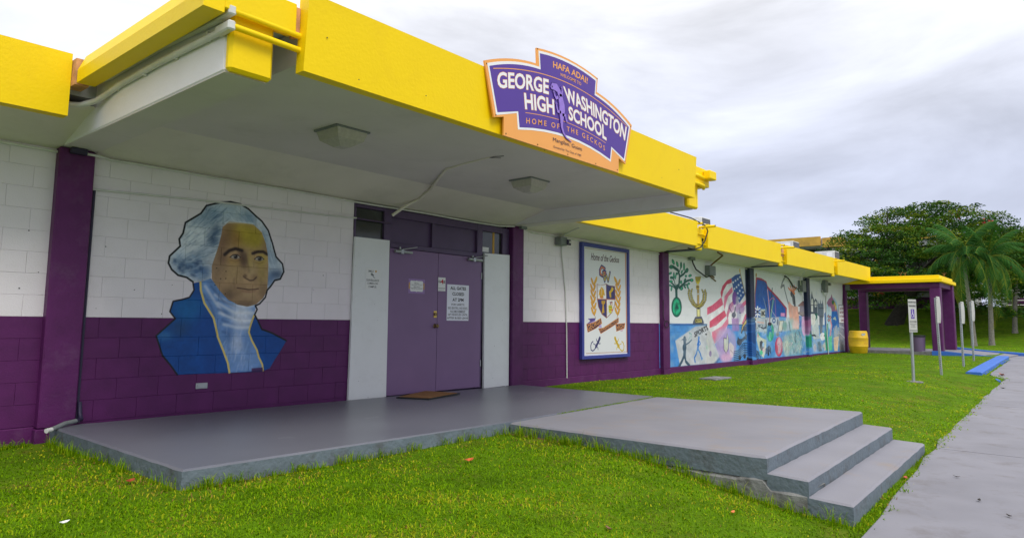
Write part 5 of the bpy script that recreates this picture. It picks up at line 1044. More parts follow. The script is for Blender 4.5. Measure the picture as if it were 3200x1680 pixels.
# walkway slab and ramp running down to the sidewalk
wk = thing('walkway', None, None); wk['kind'] = 'structure'
MB().box(29.55, 32.8, -3.4, .3, -.4, .085, bev=.01).build('slab', M_walk, wk); MB().box(29.5, 29.548, -3.38, .2, -.4, .06).build('slab_face', M_raw, wk)
P1 = (29.52, -3.40); P2 = (29.52, -5.05); P3 = (33.45, -5.25); P4 = (33.45, -3.40)
zt = lambda x, y: {P1: .084, P2: -.065, P3: -.075, P4: .084}[(x, y)]
MB().vprism([P1, P2, P3, P4], -.5, zt).build('ramp', M_walk, wk); MB().vprism([(29.49, -2.95), (29.49, -5.05), (29.518, -5.05), (29.518, -2.95)], -.5, lambda x, y: .09+(y+3.4)*.09 if y < -3 else .09).build('ramp_face', M_raw, wk)
def ribbon(pts, w, h, m, name, root=None, kind='structure'):
    mb = MB(); P = [Vector(p) for p in pts]; vs = []
    for i, p in enumerate(P):
        t = P[min(i+1, len(P)-1)]-P[max(i-1, 0)]; n_ = Vector((-t.y, t.x, 0)).normalized()*w/2; b = .02
        vs += [p+n_+Vector((0, 0, -.3)), p+n_+Vector((0, 0, h-b)), p+n_*.85+Vector((0, 0, h)), p-n_*.85+Vector((0, 0, h)), p-n_+Vector((0, 0, h-b)), p-n_+Vector((0, 0, -.3))]
    n = len(P); F = [(i*6+k, i*6+k+1, (i+1)*6+k+1, (i+1)*6+k) for i in range(n-1) for k in range(5)]+[tuple(range(5, -1, -1)), tuple((n-1)*6+k for k in range(6))]
    mb.add(vs, F); o = mb.build(name, m, root)
    if kind and root is None: o['kind'] = kind
    return o
k0 = (20.9, -5.20, -.27)
ribbon([k0, (25, -5.16, -.19), (29.45, -5.10, -.135)], .34, .14, M_blue, 'kerb')
e0 = at_z(3078, 1176, float(walk_z(21.5))); ribbon([(k0[0]-.05, k0[1]-.22, float(walk_z(21))-.0), (k0[0]-.4, k0[1]-.5, float(walk_z(20.5))), (k0[0]-1.0, k0[1]-.62, float(walk_z(20)))], .06, .010, M_blue, 'kerb')
c0 = at_z(2990, 1092, .02); 
B0 = at_x(2987, 1083, 33.6); B1 = at_x(3199, 1102, 33.6)
ribbon([(33.6, B0[1]+.1, B0[2]-.2), (33.6, (B0[1]+B1[1])/2, (B0[2]+B1[2])/2-.2-.03), (33.6, B1[1], B1[2]-.2), (33.6, B1[1]-3, B1[2]-.26), (33.6, B1[1]-12, B1[2]-.3)], .16, .20, M_blue, 'kerb')
ribbon([(29.5, -2.96, .09), (29.5, -3.4, .088), (29.5, -5.05, -.062)], .05, .018, M_blue, 'kerb')

# ------------------------------------------------------------------ sign posts in a row
def post(px, py, tpx, tpy, label, round_=False, first=False, psz=.0):
    b = hit(px, py); d = ray(tpx, tpy); t = b[0]/d[0]; top = (b[0], -D+d[1]*t, H+d[2]*t); h = top[2]-b[2]; ly = top[1]-b[1]
    r = thing('parking_sign', label, 'sign post', b, 0, 'sign posts along the lawn')
    mb = MB(); hp = h*.985
    if first: mb.tube([(0, 0, -.1), (0, ly, hp)], .030, 12); mb.build('post', M_metal, r, smooth=True); MB().lathe([(0, .012), (.17, .012), (.18, .0), (.18, -.05)], seg=9).build('footing', M_raw, r)
    else:
        mb.v = []; s = [(-.028, .0), (-.028, .028), (-.012, .028), (-.012, .008), (.012, .008), (.012, .028), (.028, .028), (.028, .0), (.016, -.01), (-.016, -.01)]
        # U-channel post facing +x
        vs = [(x2, y2+ (0 if z == -.1 else ly), z) for z in (-.1, hp) for y2, x2 in s]; n = len(s)
        mb.add(vs, [(i, (i+1) % n, n+(i+1) % n, n+i) for i in range(n)]+[tuple(range(n-1, -1, -1)), tuple(range(n, 2*n))]); mb.build('post', M_metal, r)
        hb = MB()
        for k in range(int(h/.05)): z = .05+k*.05; hb.box(-.0125, -.0105, -.006+ly*z/hp, .006+ly*z/hp, z, z+.018)
        hb.build('bolt_holes', M_dark, r, kind='stuff')
    return r, h, ly
r, h, ly = post(2855, 1192, 2843, 935, 'first parking sign facing the camera, showing the wheelchair symbol', first=True)
# face plate
zb, zt_ = h*.60, h*1.0
wv = .30
PLATES = []
fx = MB(); fx.box(-.036, -.033, -.155+ly, .125+ly, zb, zt_, bev=.0008).build('sign_plate', M_signg, r)
def plate_text(lines, m, y0, y1):
    for txt, a, b, z0, z1, bold in lines:
        v, t = text_mesh(txt, bold); p = fit(v, a, b, z0, z1)
        MB().add([(-.0385, ly-.015-q[0], q[1]) for q in p], [tuple(q) for q in t]).build('lettering', m, r)
H_ = zt_-zb; z_ = lambda f_: zb+H_*f_
plate_text([('RESERVED', -.13, .13, z_(.89), z_(.94), .02), ('PARKING', -.12, .12, z_(.77), z_(.83), .02), ('VAN ACCESSIBLE', -.12, .12, z_(.30), z_(.345), .01), ('VIOLATORS WILL BE', -.11, .11, z_(.235), z_(.262), 0), ('FINED', -.06, .06, z_(.19), z_(.217), 0), ('AND TOWED', -.08, .08, z_(.135), z_(.162), 0)], M_ink, 0, 0)
MB().box(-.038, -.0365, ly-.015-.06, ly-.015+.06, z_(.41), z_(.70)).build('symbol_field', M_sgnp, r)
wc = MB(); cy = ly-.015
wc.add([(-.0392, cy+.01+.012*cos(a), z_(.665)+.012*sin(a)) for a in np.linspace(0, 2*pi, 9)[:-1]], [tuple(range(8))])
def bar(y0, z0, y1, z1, w): 
    t = Vector((0, y1-y0, z1-z0)).normalized()*w/2; n_ = Vector((0, -t.z, t.y)); a = Vector((-.0392, cy+y0, z0)); b = Vector((-.0392, cy+y1, z1)); wc.add([a-n_, b-n_, b+n_, a+n_], [(0, 1, 2, 3)])
bar(.01, z_(.645), .008, z_(.55), .014); bar(.01, z_(.60), -.025, z_(.60), .008); bar(.008, z_(.55), -.022, z_(.548), .012); bar(-.022, z_(.548), -.035, z_(.47), .010)
for i in range(12):
    a0, a1 = i*pi/8+pi*.55, (i+1)*pi/8+pi*.55; R_ = .036; bar(.012+R_*cos(a0)*-1, z_(.50)+R_*sin(a0), .012-R_*cos(a1), z_(.50)+R_*sin(a1), .007)
wc.build('wheelchair_symbol', M_sgnw, r)
MB().box(-.038, -.0365, ly-.15, ly+.12, z_(.04), z_(.062)).build('rule', M_ink, r)
for ch in r.children:
    if ch.name.split('.')[0] in ('sign_plate', 'lettering', 'symbol_field', 'wheelchair_symbol', 'rule'): ch.rotation_euler = (0, 0, radians(68)); ch.location = (ly*sin(radians(68)), ly*(1-cos(radians(68))), 0)
for (a, b_, c, d_, lab) in ((2942, 1171, 2922, 926, 'galvanised post with a plate seen edge-on, in front of the near purple column'), (3011, 1145, 2999, 942, 'galvanised channel post just right of the purple shelter, left of the last post'), (3043, 1127, 3032, 939, 'rightmost galvanised channel post by the blue kerb')):
    r2, h2, ly2 = post(a, b_, c, d_, lab)
    z0, z1 = h2*.66, h2; y0 = ly2*.8-.02; n = 10; mb = MB(); vs = []
    for i in range(n+1):     # plate curled a little around its post
        z = z0+(z1-z0)*i/n; c_ = -.045+.03*sin(pi*i/n); ww = .025+.045*sin(pi*(.08+.84*i/n))**.5
        vs += [(-.032+c_*.3, ly2-.025, z), (.02, ly2-.025-ww*.55, z), (.14, ly2-.03-ww*.8, z)]
    mb.add(vs, [(i*3+k, i*3+k+1, (i+1)*3+k+1, (i+1)*3+k) for i in range(n) for k in range(2)])
    o = mb.build('sign_plate', M_signg, r2); md = o.modifiers.new('s', 'SOLIDIFY'); md.thickness = .003
    MB().tube([(-.04, ly2-.04, z1-.04), (-.032, ly2-.04, z1-.04)], .008, 8).build('bolt', M_dark, r2)

# ------------------------------------------------------------------ barrel and bin
b = thing('barrel', 'yellow plastic barrel standing on the grass at the end of the mural wall', 'barrel', (28.9, -.62, float(ground(28.9, -.62))))
pr = [(0, .0), (.27, .0), (.30, .03), (.335, .25), (.345, .265), (.338, .28), (.345, .45), (.348, .57), (.355, .585), (.345, .60), (.32, .80), (.30, .845), (.285, .85), (.28, .82), (0, .81)]
MB().lathe(pr, seg=32).build('barrel_body', M_bar, b, smooth=True)
for lab, z, a0, s_ in (('TRASH', .47, 3.75, .055), ('ONLY', .36, 4.25, .045)):
    v, t = text_mesh(lab, .0); p = fit(v, -.17 if s_ > .05 else -.11, .17 if s_ > .05 else .11, z, z+s_); rr = .353
    MB().add([(rr*cos(a0+q[0]/rr), rr*sin(a0+q[0]/rr), q[1]) for q in p], [tuple(q) for q in t]).build('lettering', M_fadey, b)
a_ = 3.95; MB().add([(.345*cos(a_+u), .345*sin(a_+u), .68+w) for u, w in ((-.2, 0), (-.1, -.01), (.12, 0), (.24, .02), (.26, .09), (.1, .08), (-.05, .085), (-.22, .07))], [tuple(range(8))]).build('paint_patch', M_signg, b)
bn = hit(2871, 1107); bb = thing('trash_bin', 'plum coloured round bin behind the first sign post', 'trash bin', bn)
s_ = bn[0]/29.0
MB().lathe([(0, 0), (.215*s_, 0), (.235*s_, .68*s_), (0, .68*s_)], seg=28).build('bin_body', M_bin, bb, smooth=True); MB().lathe([(.246*s_, .64*s_), (.25*s_, .69*s_), (.235*s_, .705*s_), (.215*s_, .70*s_), (.21*s_, .60*s_)], seg=28).build('rim', M_rub, bb, smooth=True)

# small things on the ground
uc = hit(2236, 1183); u = thing('utility_cover', 'flat concrete utility cover sunk in the lawn before the mural wall', 'utility cover', (uc[0], uc[1], uc[2]))
MB().box(-.38, .38, -.19, .19, -.05, .03, bev=.01).build('cover', M_raw, u); MB().lathe([(0, .034), (.07, .034), (.075, .031)], (.05, 0), 12).build('lifting_plate', M_metal, u)
def leaf(px, py, sz, lab, m=M_leafd, zf=None, rz=0):
    p = hit(px, py) if zf is None else at_z(px, py, zf); t = tag(MB().add([(sz*a, sz*b*.45, sz*c) for a, b, c in ((-1, 0, .25), (-.4, -.8, .10), (.35, -.75, .22), (1, 0, .45), (.35, .75, .30), (-.4, .8, .18), (0, 0, -.02))], [(0, 1, 6), (1, 2, 6), (2, 3, 6), (3, 4, 6), (4, 5, 6), (5, 0, 6)]).build('fallen_leaf', m), lab, 'leaf')
    t.location = (p[0], p[1], p[2]+.022 if zf is None else p[2]+.004); t.rotation_euler = (.12, .1, rz); md = t.modifiers.new('s', 'SOLIDIFY'); md.thickness = .002
leaf(1465, 1447, .055, 'orange dead leaf on the grass in front of the porch'); leaf(405, 1513, .045, 'reddish brown dead leaf in the grass left of the porch corner', mat('red_leaf', lin(150, 62, 30), .8, .3, 40), rz=.5)
leaf(2290, 1609, .028, 'small orange petal on the grass near the lower step', mat('orange_petal', lin(226, 120, 70), .7, .1, 9)); leaf(1903, 1663, .04, 'brown curled leaf at the bottom of the lawn', mat('brown_leaf', lin(120, 84, 66), .8, .3, 40), rz=1.1)
leaf(2829, 1494, .045, 'red leaf lying on the sidewalk beside the lowest step', mat('sidewalk_leaf', lin(176, 84, 60), .8, .2, 40), float(walk_z(9.5))); leaf(3130, 1172, .14, 'reddish palm husk on the sidewalk near the blue kerb', mat('palm_husk', lin(176, 104, 76), .8, .2, 30), float(walk_z(22)), .4)
leaf(200, 1644, .028, 'white sliver of litter on the grass at bottom left', M_paperw, rz=.2)
for i, (px, py) in enumerate(((3060, 1563), (3153, 1612), (2990, 1490), (3135, 1213))):
    leaf(px, py, .03 if i < 3 else .06, ['small dark twig on the sidewalk, middle of the front slab', 'small dark twig on the sidewalk nearest the bottom right corner', 'tiny dark speck of leaf beside the lowest step', 'dark leaf just past the far sidewalk joint'][i], M_bark, -.41 if i < 3 else float(walk_z(18)), i*.7)

# ------------------------------------------------------------------ buildings on the rise
fb = thing('classroom_building', 'two-storey faded yellow and grey school building on the rise behind the trees', 'building', (60, 6, 0))
q = lambda *a, **k: None
part(MB().box(60.6, 72, -.2, 40, 1.2, 7.1), 'wall', M_farw, fb); part(MB().box(60.5, 60.6, -.2, 40, 1.2, 3.22), 'purple_dado', M_pur, fb)
part(MB().box(60.55, 60.62, 8.9, 40, 5.6, 7.0), 'upper_opening', M_dark, fb); part(MB().box(59.0, 60.5, 8.9, 40, 4.7, 5.0), 'gallery_floor', M_farw, fb)
part(MB().box(58.8, 59.0, 9.15, 40, 7.50, 8.25), 'roof_fascia', M_fadey, fb); part(MB().box(59.0, 72, 8.9, 40, 7.40, 8.1), 'roof', M_farw, fb)
part(MB().box(58.85, 60.4, 7.6, 9.0, 7.35, 8.12), 'roof_block', M_fadey, fb, label='stained yellow roof end block'); part(MB().box(59.4, 59.7, 8.55, 8.85, 4.7, 7.35), 'column', M_frame, fb)
part(MB().box(60.45, 72, -1.2, 7.6, 7.15, 7.85), 'roof', M_farw, fb); part(MB().box(60.3, 60.44, -1.2, 7.6, 7.70, 7.88), 'gutter', M_fadey, fb)
for y in np.arange(-.4, 7.0, 1.9): part(MB().box(60.53, 60.599, y, y+.25, 1.9, 7.1), 'column', M_fadey, fb); part(MB().box(60.56, 60.599, y+.45, y+1.7, 3.6, 4.6), 'window', M_glass, fb); part(MB().box(60.56, 60.599, y+.45, y+1.7, 5.4, 6.6), 'window', M_glass, fb)
part(MB().box(60.40, 60.498, -.45, -.02, 3.25, 4.7), 'yellow_panel', M_yel, fb)
for y in (4.4, 5.1, 5.7): part(MB().add([(60.49, y+.22*cos(a), 3.75+.34*sin(a)) for a in np.linspace(0, 2*pi, 13)[:-1]], [tuple(range(12))]), 'wall_painting', M_yel if y != 5.1 else M_red, fb)
fc = thing('far_pavilion', 'low white pavilion with purple panels and yellow roof beyond the trees at far right', 'building', (74, -5, 0))
part(MB().box(74, 80, -14, -1.4, 1.8, 4.6), 'wall', M_farw, fc); part(MB().box(73.3, 81, -14.5, -.9, 4.6, 5.1), 'roof', M_yel, fc)
for i in range(6): part(MB().box(73.9, 73.99, -3.4-i*1.9, -1.9-i*1.9, 2.2, 3.5), 'panel', M_pur if i < 3 else M_farw, fc)
for z in (2.9, 3.3): part(MB().tube([(73.5, -14, z), (73.5, -1.5, z)], .04, 6), 'railing', M_white, fc)

# ------------------------------------------------------------------ trees
def leaves_mesh(name, C, Nn, Sx, asp, tint, m, parent, kind='stuff'):
    """C centres, Nn approx normals, Sx sizes -> one mesh of small folded leaf faces"""
    n = len(C); d1 = rng.normal(size=(n, 3)); d1 -= Nn*(d1*Nn).sum(1, keepdims=True); d1 /= np.linalg.norm(d1, axis=1, keepdims=True)+1e-9
    d2 = np.cross(Nn, d1); s = Sx[:, None]
    V = np.stack([C-d1*s, C-d2*s*asp, C+d1*s, C+d2*s*asp], 1).reshape(-1, 3)
    me = bpy.data.meshes.new(name); me.vertices.add(4*n); me.vertices.foreach_set('co', V.astype(np.float32).ravel())
    me.loops.add(4*n); me.loops.foreach_set('vertex_index', np.arange(4*n, dtype=np.int32)); me.polygons.add(n); me.polygons.foreach_set('loop_start', np.arange(0, 4*n, 4, dtype=np.int32)); me.polygons.foreach_set('loop_total', np.full(n, 4, dtype=np.int32))
    at = me.attributes.new('tint', 'FLOAT', 'FACE'); at.data.foreach_set('value', np.clip(tint, 0, 1).astype(np.float32)); me.update(); me.validate()
    me.materials.append(m); o = bpy.data.objects.new(name, me); COL.objects.link(o); o.parent = parent
    if kind: o['kind'] = kind
    return o
def flame_tree(name, label, base, hw, hz, zmid, ncl, nl, lean, trunk_r, low=0.0, seed=1, elong=1.0, gap=1.0):
    r_ = np.random.default_rng(seed); root = thing(name, label, 'tree', base)
    # umbrella crown: clusters on a dome and inside it
    cl = []
    for _ in range(ncl):
        u = r_.uniform(0, 1)**.5; a = r_.uniform(0, 2*pi); x, y = hw*u*cos(a)*elong, hw*u*sin(a)
        top = max(0, 1-u**1.9); w = r_.uniform(0, 1)**.55; lo = low-(.0 if u < .75 else .6)
        z = (zmid+lo)*(1-w)+(zmid+hz*top)*w if r_.random() < .85 else zmid+hz*top
        cl.append((x+lean[0]*.6, y+lean[1]*.6, z+r_.normal()*.15, r_.uniform(.55, 1.15), r_.uniform(.12, .26)))
    C = []; Nn = []; T = []; Sz = []
    for (x, y, z, R_, t) in cl:
        k = int(nl*R_*R_); p = r_.normal(size=(k, 3)); p /= np.linalg.norm(p, axis=1, keepdims=True); p *= r_.uniform(.2, 1, size=(k, 1))**.5
        p[:, 2] = p[:, 2]*t-.25*(p[:, 0]**2+p[:, 1]**2)*.5; C.append(np.array([x, y, z])+p*np.array([R_, R_, R_*1.4]))
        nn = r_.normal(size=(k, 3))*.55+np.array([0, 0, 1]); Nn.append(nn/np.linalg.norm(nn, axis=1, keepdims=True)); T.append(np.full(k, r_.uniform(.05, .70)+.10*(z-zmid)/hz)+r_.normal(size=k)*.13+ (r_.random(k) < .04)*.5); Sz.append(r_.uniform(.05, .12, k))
    C = np.concatenate(C); leaves_mesh('crown', C, np.concatenate(Nn), np.concatenate(Sz), .5, np.concatenate(T), M_flame, root)
    # trunk and limbs
    mb = MB(); fork = Vector((lean[0]*.25, lean[1]*.32, zmid*.72))
    rt = [(cos(a)*trunk_r*2.0, sin(a)*trunk_r*2.0, -.30) for a in np.linspace(0, 2*pi, 8)[:-1]]
    mb.tube([(0, 0, -.5), (0, 0, 0), (fork.x*.3, fork.y*.3, fork.z*.35), fork*.8, fork], [trunk_r*1.7, trunk_r*1.25, trunk_r, trunk_r*.85, trunk_r*.8], 12)
    for p in rt: mb.tube([(0, 0, .25), (p[0]*.5, p[1]*.5, -.02), p], [trunk_r*.45, trunk_r*.25, trunk_r*.1], 6)
    mb.build('trunk', M_bark, root, smooth=True)
    idx = r_.choice(len(cl), min(len(cl), 46), replace=False); mains = []
    lb = MB()
    for k in range(7):
        a = 2*pi*k/7+r_.uniform(-.3, .3); e = Vector((hw*.45*cos(a)+lean[0]*.6, hw*.45*sin(a)+lean[1]*.6, zmid+hz*.35+r_.uniform(-.4, .5))); pts = bez(fork*.8, fork+Vector((0, 0, zmid*.25)), (fork+e)/2+Vector((0, 0, .6)), e, 8)
        lb.tube(pts, list(np.linspace(trunk_r*.62, trunk_r*.2, 9)), 7); mains.append(pts)
    for i in idx:
        c = Vector(cl[i][:3]); j = min(range(7), key=lambda m: (mains[m][5]-c).length); s0 = mains[j][5 if (mains[j][5]-c).length < (mains[j][8]-c).length else 8]
        lb.tube(bez(s0, s0.lerp(c, .3)+Vector((0, 0, .3)), s0.lerp(c, .7)+Vector((0, 0, .2)), c, 5), list(np.linspace(trunk_r*.17, .02, 6)), 5)
    lb.build('limbs', M_bark, root, smooth=True)
    # few red blossoms
    return root, cl
bt = hit(2795, 1012)
print('tree', bt)
T1, cl1 = flame_tree('flame_tree', 'huge spreading flame tree with a leaning trunk behind the covered walkway', bt, 8.6, 5.0, 3.1, 900, 190, (1.0, -3.6, 0), .46, low=-1.9, seed=3)
fl = MB()
for px, py in ((2992, 668), (3085, 697), (3155, 836), (3183, 838)):
    p = Vector(at_x(px, py, bt[0]-(1 if py < 750 else 3)))-Vector(bt)
    for k in range(9): c = p+Vector(rng.normal(size=3)*.10); fl.add([c+Vector(rng.normal(size=3)*.12) for _ in range(3)], [(0, 1, 2)])
fl.build('blossoms', M_red, T1, kind='stuff')
b2 = hit(3190, 985); 
T2, _ = flame_tree('shade_tree', 'dark low-branched tree at the right edge with its crown hanging over the lawn', (b2[0]+1.5, b2[1]-1.2, b2[2]), 4.6, 2.6, 3.3, 210, 110, (0, .8, 0), .22, low=-1.8, seed=9)
if False: T3, _ = flame_tree('shade_tree', 'dense green tree behind the shelter, left of the leaning trunk', (bt[0]+3.5, bt[1]+4.6, float(ground(bt[0]+3.5, bt[1]+4.6))), 5.6, 2.8, 3.2, 300, 110, (0, 0, 0), .3, low=-1.3, seed=14)
# hanging branch at the right
# palms
def frond(L_, droop, seed, yellow=0.0):
    r_ = np.random.default_rng(seed); n = 46; V = []; F = []; T = []
    ax = lambda t: Vector((L_*t*(1-.12*t), 0, L_*(.34*t-droop*t*t)))
    for i in range(n):
        t = .10+.9*i/n; p = ax(t); q_ = ax(min(1, t+.02)); tg = (q_-p).normalized(); up = tg.cross(Vector((0, 1, 0))).normalized()*-1
        ll = L_*.26*sin(pi*(.12+.83*t))**.7
        for s in (-1, 1):
            hang = r_.uniform(.5, 1.1); d = (Vector((0, s, 0))*1.0+tg*.75-Vector((0, 0, 1))*hang).normalized(); w = tg*.020
            m_ = p+d*ll*.5; e = p+d*ll*.95-Vector((0, 0, ll*.32)); b = len(V)
            V += [p-w, p+w, m_-w*1.1, m_+w*1.1, e]; F += [(b, b+1, b+3, b+2), (b+2, b+3, b+4)]; tt = .33+r_.normal()*.12+yellow; T += [tt, tt]
    b = len(V)
    mb = MB(); mb.tube([ax(t) for t in np.linspace(0, 1, 8)], list(np.linspace(.032, .006, 8)), 5); V += [Vector(v) for v in mb.v]; F += [tuple(i+b for i in f) for f in mb.f]; T += [.75]*len(mb.f)
    me = bpy.data.meshes.new('frond'); me.from_pydata([tuple(v) for v in V], [], F); me.materials.append(M_frond)
    at = me.attributes.new('tint', 'FLOAT', 'FACE'); at.data.foreach_set('value', np.clip(T, 0, 1).astype(np.float32)); me.update(); return me
FR = [frond(3.1, d, i, y) for i, (d, y) in enumerate(((.35, 0), (.62, 0), (.95, 0), (1.25, .12), (1.5, .45)))]
def palm(label, bpx, tpx, seed, n=17, tr=.115, dx=0):
    b = hit(*bpx); top = Vector(at_x(tpx[0], tpx[1], b[0]+dx))-Vector(b); r_ = np.random.default_rng(seed); root = thing('palm_tree', label, 'palm tree', b)
    pts = bez((0, 0, -.1), (0, top.y*.15, top.z*.35), (top.x*.8, top.y*.75, top.z*.6), top, 14)
    MB().tube(pts, [tr*1.5]+list(np.linspace(tr*1.15, tr*.72, 12))+[tr*.75, tr*.6], 12).build('trunk', M_palm, root, smooth=True)
    MB().tube([top-Vector((0, 0, .15)), top+Vector((0, 0, .5)), top+Vector((0, 0, .75))], [.12, .10, .05], 8).build('crownshaft', M_frond, root, smooth=True)
    for i in range(n):
        k = 0 if i < 4 else 1 if i < 9 else 2 if i < 15 else 3 if i < 20 else 4
        o = bpy.data.objects.new('frond', FR[k]); COL.objects.link(o); o.parent = root; o.location = top+Vector((0, 0, .55-.1*k)); e = [1.05, .70, .35, .05, -.4][k]+r_.normal()*.1
        o.rotation_euler = (r_.normal()*.15, -e+.32, r_.uniform(0, 2*pi)); s = r_.uniform(.66, .86); o.scale = (s, s, s)
    mb = MB()
    for i in range(40): a = r_.uniform(0, 2*pi); l = r_.uniform(.3, .9); mb.tube([top+Vector((0, 0, .05)), top+Vector((cos(a)*l*.7, sin(a)*l*.7, .05)), top+Vector((cos(a)*l, sin(a)*l, -.28))], [.012, .008, .003], 3)
    mb.build('flower_stalks', M_fadey if seed == 2 else M_palm, root, kind='stuff'); return root
palm('left palm with a crooked speckled trunk in front of the flame tree', (3045, 1080), (3012, 808), 1, 22)
palm('right palm with a smooth pale trunk and a yellow flower spray', (3100, 1078), (3090, 822), 2, 21)
palm('palm crown partly cut by the right edge, behind the two others', (3172, 1040), (3176, 800), 5, 20, dx=2)

# ------------------------------------------------------------------ grass
def wob(X, Y, sc, seed):
    g = np.random.default_rng(seed); o = 0
    for _ in range(7): a = g.uniform(0, 2*pi); k = sc*g.uniform(.6, 1.6); o = o+np.sin((X*cos(a)+Y*sin(a))*k+g.uniform(0, 6))
    return o/2.6
def grass(n, seed, rmin, rmax, a0, a1, hs, name, tall=False):
    r_ = np.random.default_rng(seed); rad = rmin*(rmax/rmin)**r_.random(n); an = r_.uniform(a0, a1, n)
    X = rad*np.cos(an); Y = -D+rad*np.sin(an)
    e = walk_edge(X)+.035*np.sin(X*7)+.03*np.sin(X*17+1)+r_.normal(size=n)*.035
    ok = (Y > e+np.where((X > 9.2) & (X < 21), -.07, -.0)) & (Y < np.where(X < 29.5, -.03, 60))
    inb = (X > 2.17) & (X < 9.13) & (Y > -2.98+.03*(X > 9)) & (Y > -2.87-.015*(X-2.2)); ok &= ~inb
    ok &= ~((X > 5.46) & (X < 9.14) & (Y > -6.16)); ok &= ~((X > 29.4) & (X < 33) & (Y > -3.45) & (Y < .3)); ok &= ~((X > 29.45) & (X < 33.7) & (Y < -2.9) )
    pn = wob(X, Y, 1.5, 1); pn2 = wob(X, Y, 6.5, 2)
    pn3 = wob(X, Y, 4.2, 3); edge = np.clip(1-np.minimum(np.abs(Y+2.93+.012*(X-2.2))+10*((X < 2)|(X > 5.6)), np.minimum(np.hypot(X-2.1, 0)+10*(Y < -3), np.where(Y < -2.9, np.abs(X-5.4), 9)+10*((Y < -5.3)|(X > 5.5))))/.30, 0, 1); edge = np.maximum(edge, np.clip(1-np.abs(Y+.05)/.45, 0, 1)*((X < 2.2)|(X > 9)))
    bare = np.clip((pn3-1.0)*1.6, 0, 1)
    ok &= r_.random(n) > np.maximum(.62*bare, .45*edge)
    near = (X < 2.6) & (Y > -1.0); ok &= ~(near & (r_.random(n) < .5) & (Y > -.45))
    X, Y, rad, pn, pn2, bare, edge = X[ok], Y[ok], rad[ok], pn[ok], pn2[ok], bare[ok], edge[ok]; m = len(X)
    h = hs*r_.uniform(.5, 1.35, m)*np.clip(1.05-.02*rad, .7, 1.9)*(1+.18*pn); w = np.maximum(.0030, .00070*rad)*r_.uniform(.7, 1.3, m)
    th = r_.uniform(0, 2*pi, m); lean = r_.uniform(.2, 1.75, m); dx, dy = np.cos(th), np.sin(th); sx, sy = -dy*w, dx*w
    Z = ground(X, Y)-.006
    P0 = np.stack([X-sx, Y-sy, Z], 1); P1 = np.stack([X+sx, Y+sy, Z], 1)
    mx, my, mz = X+dx*lean*h*.40, Y+dy*lean*h*.40, Z+h*.60
    P2 = np.stack([mx+sx*.8, my+sy*.8, mz], 1); P3 = np.stack([mx-sx*.8, my-sy*.8, mz], 1); P4 = np.stack([X+dx*lean*h*.95, Y+dy*lean*h*.95, Z+h*(1.06-.50*lean)], 1)
    V = np.stack([P0, P1, P2, P3, P4], 1).reshape(-1, 3); b = np.arange(m)*5
    me = bpy.data.meshes.new(name); me.vertices.add(5*m); me.vertices.foreach_set('co', V.astype(np.float32).ravel())
    li = np.stack([b, b+1, b+2, b+3, b+3, b+2, b+4], 1).astype(np.int32).ravel(); me.loops.add(7*m); me.loops.foreach_set('vertex_index', li)
    me.polygons.add(2*m); ls = np.stack([np.arange(m)*7, np.arange(m)*7+4], 1).astype(np.int32).ravel(); me.polygons.foreach_set('loop_start', ls); me.polygons.foreach_set('loop_total', np.tile(np.array([4, 3], np.int32), m))
    t = .43-.13*sst((X-36)/10)+.09*pn+.10*pn2+(r_.random(m) < .55*np.maximum(bare, edge))*.38+r_.normal(size=m)*.13*np.clip(9/rad, .35, 1)+(r_.random(m) < (.03+.09*np.clip(pn2, 0, 1))*np.clip(9/rad, .1, 1))*.36; at = me.attributes.new('tint', 'FLOAT', 'FACE'); at.data.foreach_set('value', np.clip(np.repeat(t, 2), 0, 1).astype(np.float32))  # far hill blades tinted darker: the trees' shade is put into their colour
    me.update(); me.validate(); me.materials.append(M_grass); o = bpy.data.objects.new(name, me); COL.objects.link(o); tag(o, 'short bright green turf covering the school lawn', 'grass', kind='stuff'); return o
grass(560000, 5, 1.7, 62, radians(-12), radians(88), .029, 'grass')

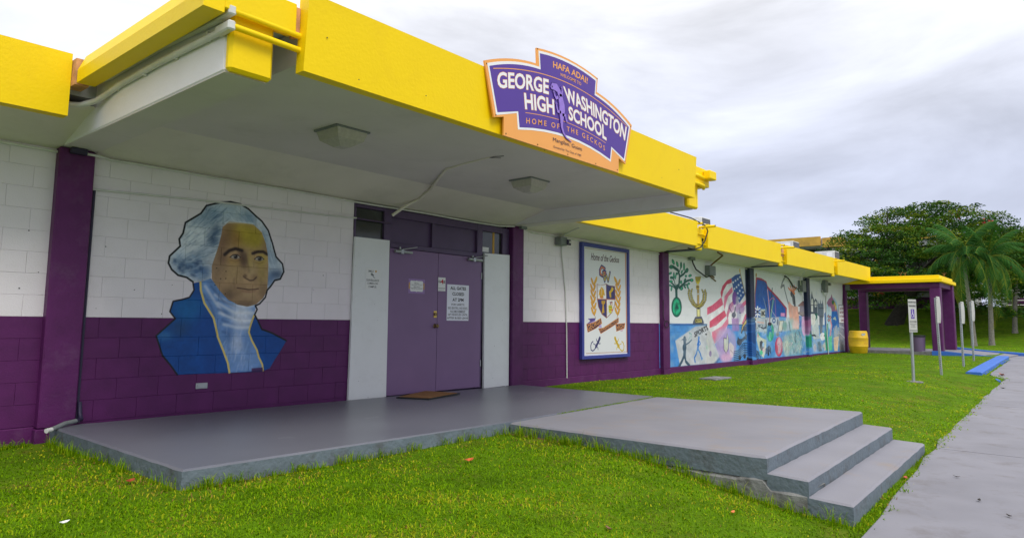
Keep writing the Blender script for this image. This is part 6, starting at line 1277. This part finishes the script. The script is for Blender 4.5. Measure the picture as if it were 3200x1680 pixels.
def tufts(pts, name, label, hmax=.16, m=14):
    mb = MB(); T = []
    for (x, y, z, s) in pts:
        for k in range(m):
            a = rng.uniform(0, 2*pi); l = hmax*s*rng.uniform(.4, 1.1); d = Vector((cos(a), sin(a), 0)); w = Vector((-sin(a), cos(a), 0))*.0022; p = Vector((x+rng.normal()*.02, y+rng.normal()*.02, z)); q_ = p+d*l*.25+Vector((0, 0, l*.65)); e = p+d*l*rng.uniform(.4, .8)+Vector((0, 0, l*rng.uniform(.55, 1)))
            b = len(mb.v); mb.v += [tuple(v) for v in (p-w, p+w, q_+w*.8, q_-w*.8, e)]; mb.f += [(b, b+1, b+2, b+3), (b+3, b+2, b+4)]; mb.m += [0, 0]; t = rng.uniform(.15, .7); T += [t, t]
    o = mb.build(name, M_grass); at = o.data.attributes.new('tint', 'FLOAT', 'FACE'); at.data.foreach_set('value', T); tag(o, label, 'grass', kind='stuff')
P = []
for _ in range(90): x = rng.uniform(2.2, 5.4); P.append((x, -2.9-.012*(x-2.2)-rng.uniform(.0, .06), float(ground(x, -2.95)), rng.uniform(.3, .75)))
for _ in range(40): y = rng.uniform(-2.9, -.3); P.append((2.16-rng.uniform(0, .05), y, float(ground(2.1, y)), rng.uniform(.4, .9)))
for _ in range(110): y = rng.uniform(-6.2, -3.0); P.append((5.42-rng.uniform(0, .08), y, float(ground(5.4, y)), rng.uniform(.35, 1.0)))
for _ in range(40): x = rng.uniform(1.2, 2.1); P.append((x, -.14-rng.uniform(0, .05), float(ground(x, -.1)), rng.uniform(.3, .6)))
tufts(P, 'grass_tufts', 'longer grass tufts growing along the foot of the porch')
P = []
for _ in range(260): x = rng.uniform(5.4, 9.2); y = np.interp(x, [5.4, 9.2], [-6.25, -6.09]); P.append((x, y+rng.normal()*.012, float(walk_z(x))-.02, rng.uniform(.2, .5)))
tufts(P, 'grass_strip', 'thin line of grass growing between the lowest step and the sidewalk', .10, 10)
P = []
for _ in range(50): x = rng.uniform(9.0, 9.4) if _ < 8 else rng.uniform(5.6, 8.6); P.append((5.45, rng.uniform(-4.9, -3.3), -.15, rng.uniform(.2, .6)))
tufts(P, 'crack_weeds', 'weeds sprouting from the cracked footing under the landing', .10, 8)
mb = MB(); T = []
pts = []
for _ in range(300): t = rng.random(); pts.append((5.47+t*3.66, -2.975+t*.33, -.014-.042*t, rng.uniform(.08, .2)))
pts = [p for p in pts if p[0] > 6.4]; tufts(pts, 'joint_moss', 'moss and fine grass in the joint between porch and landing', .09, 9)
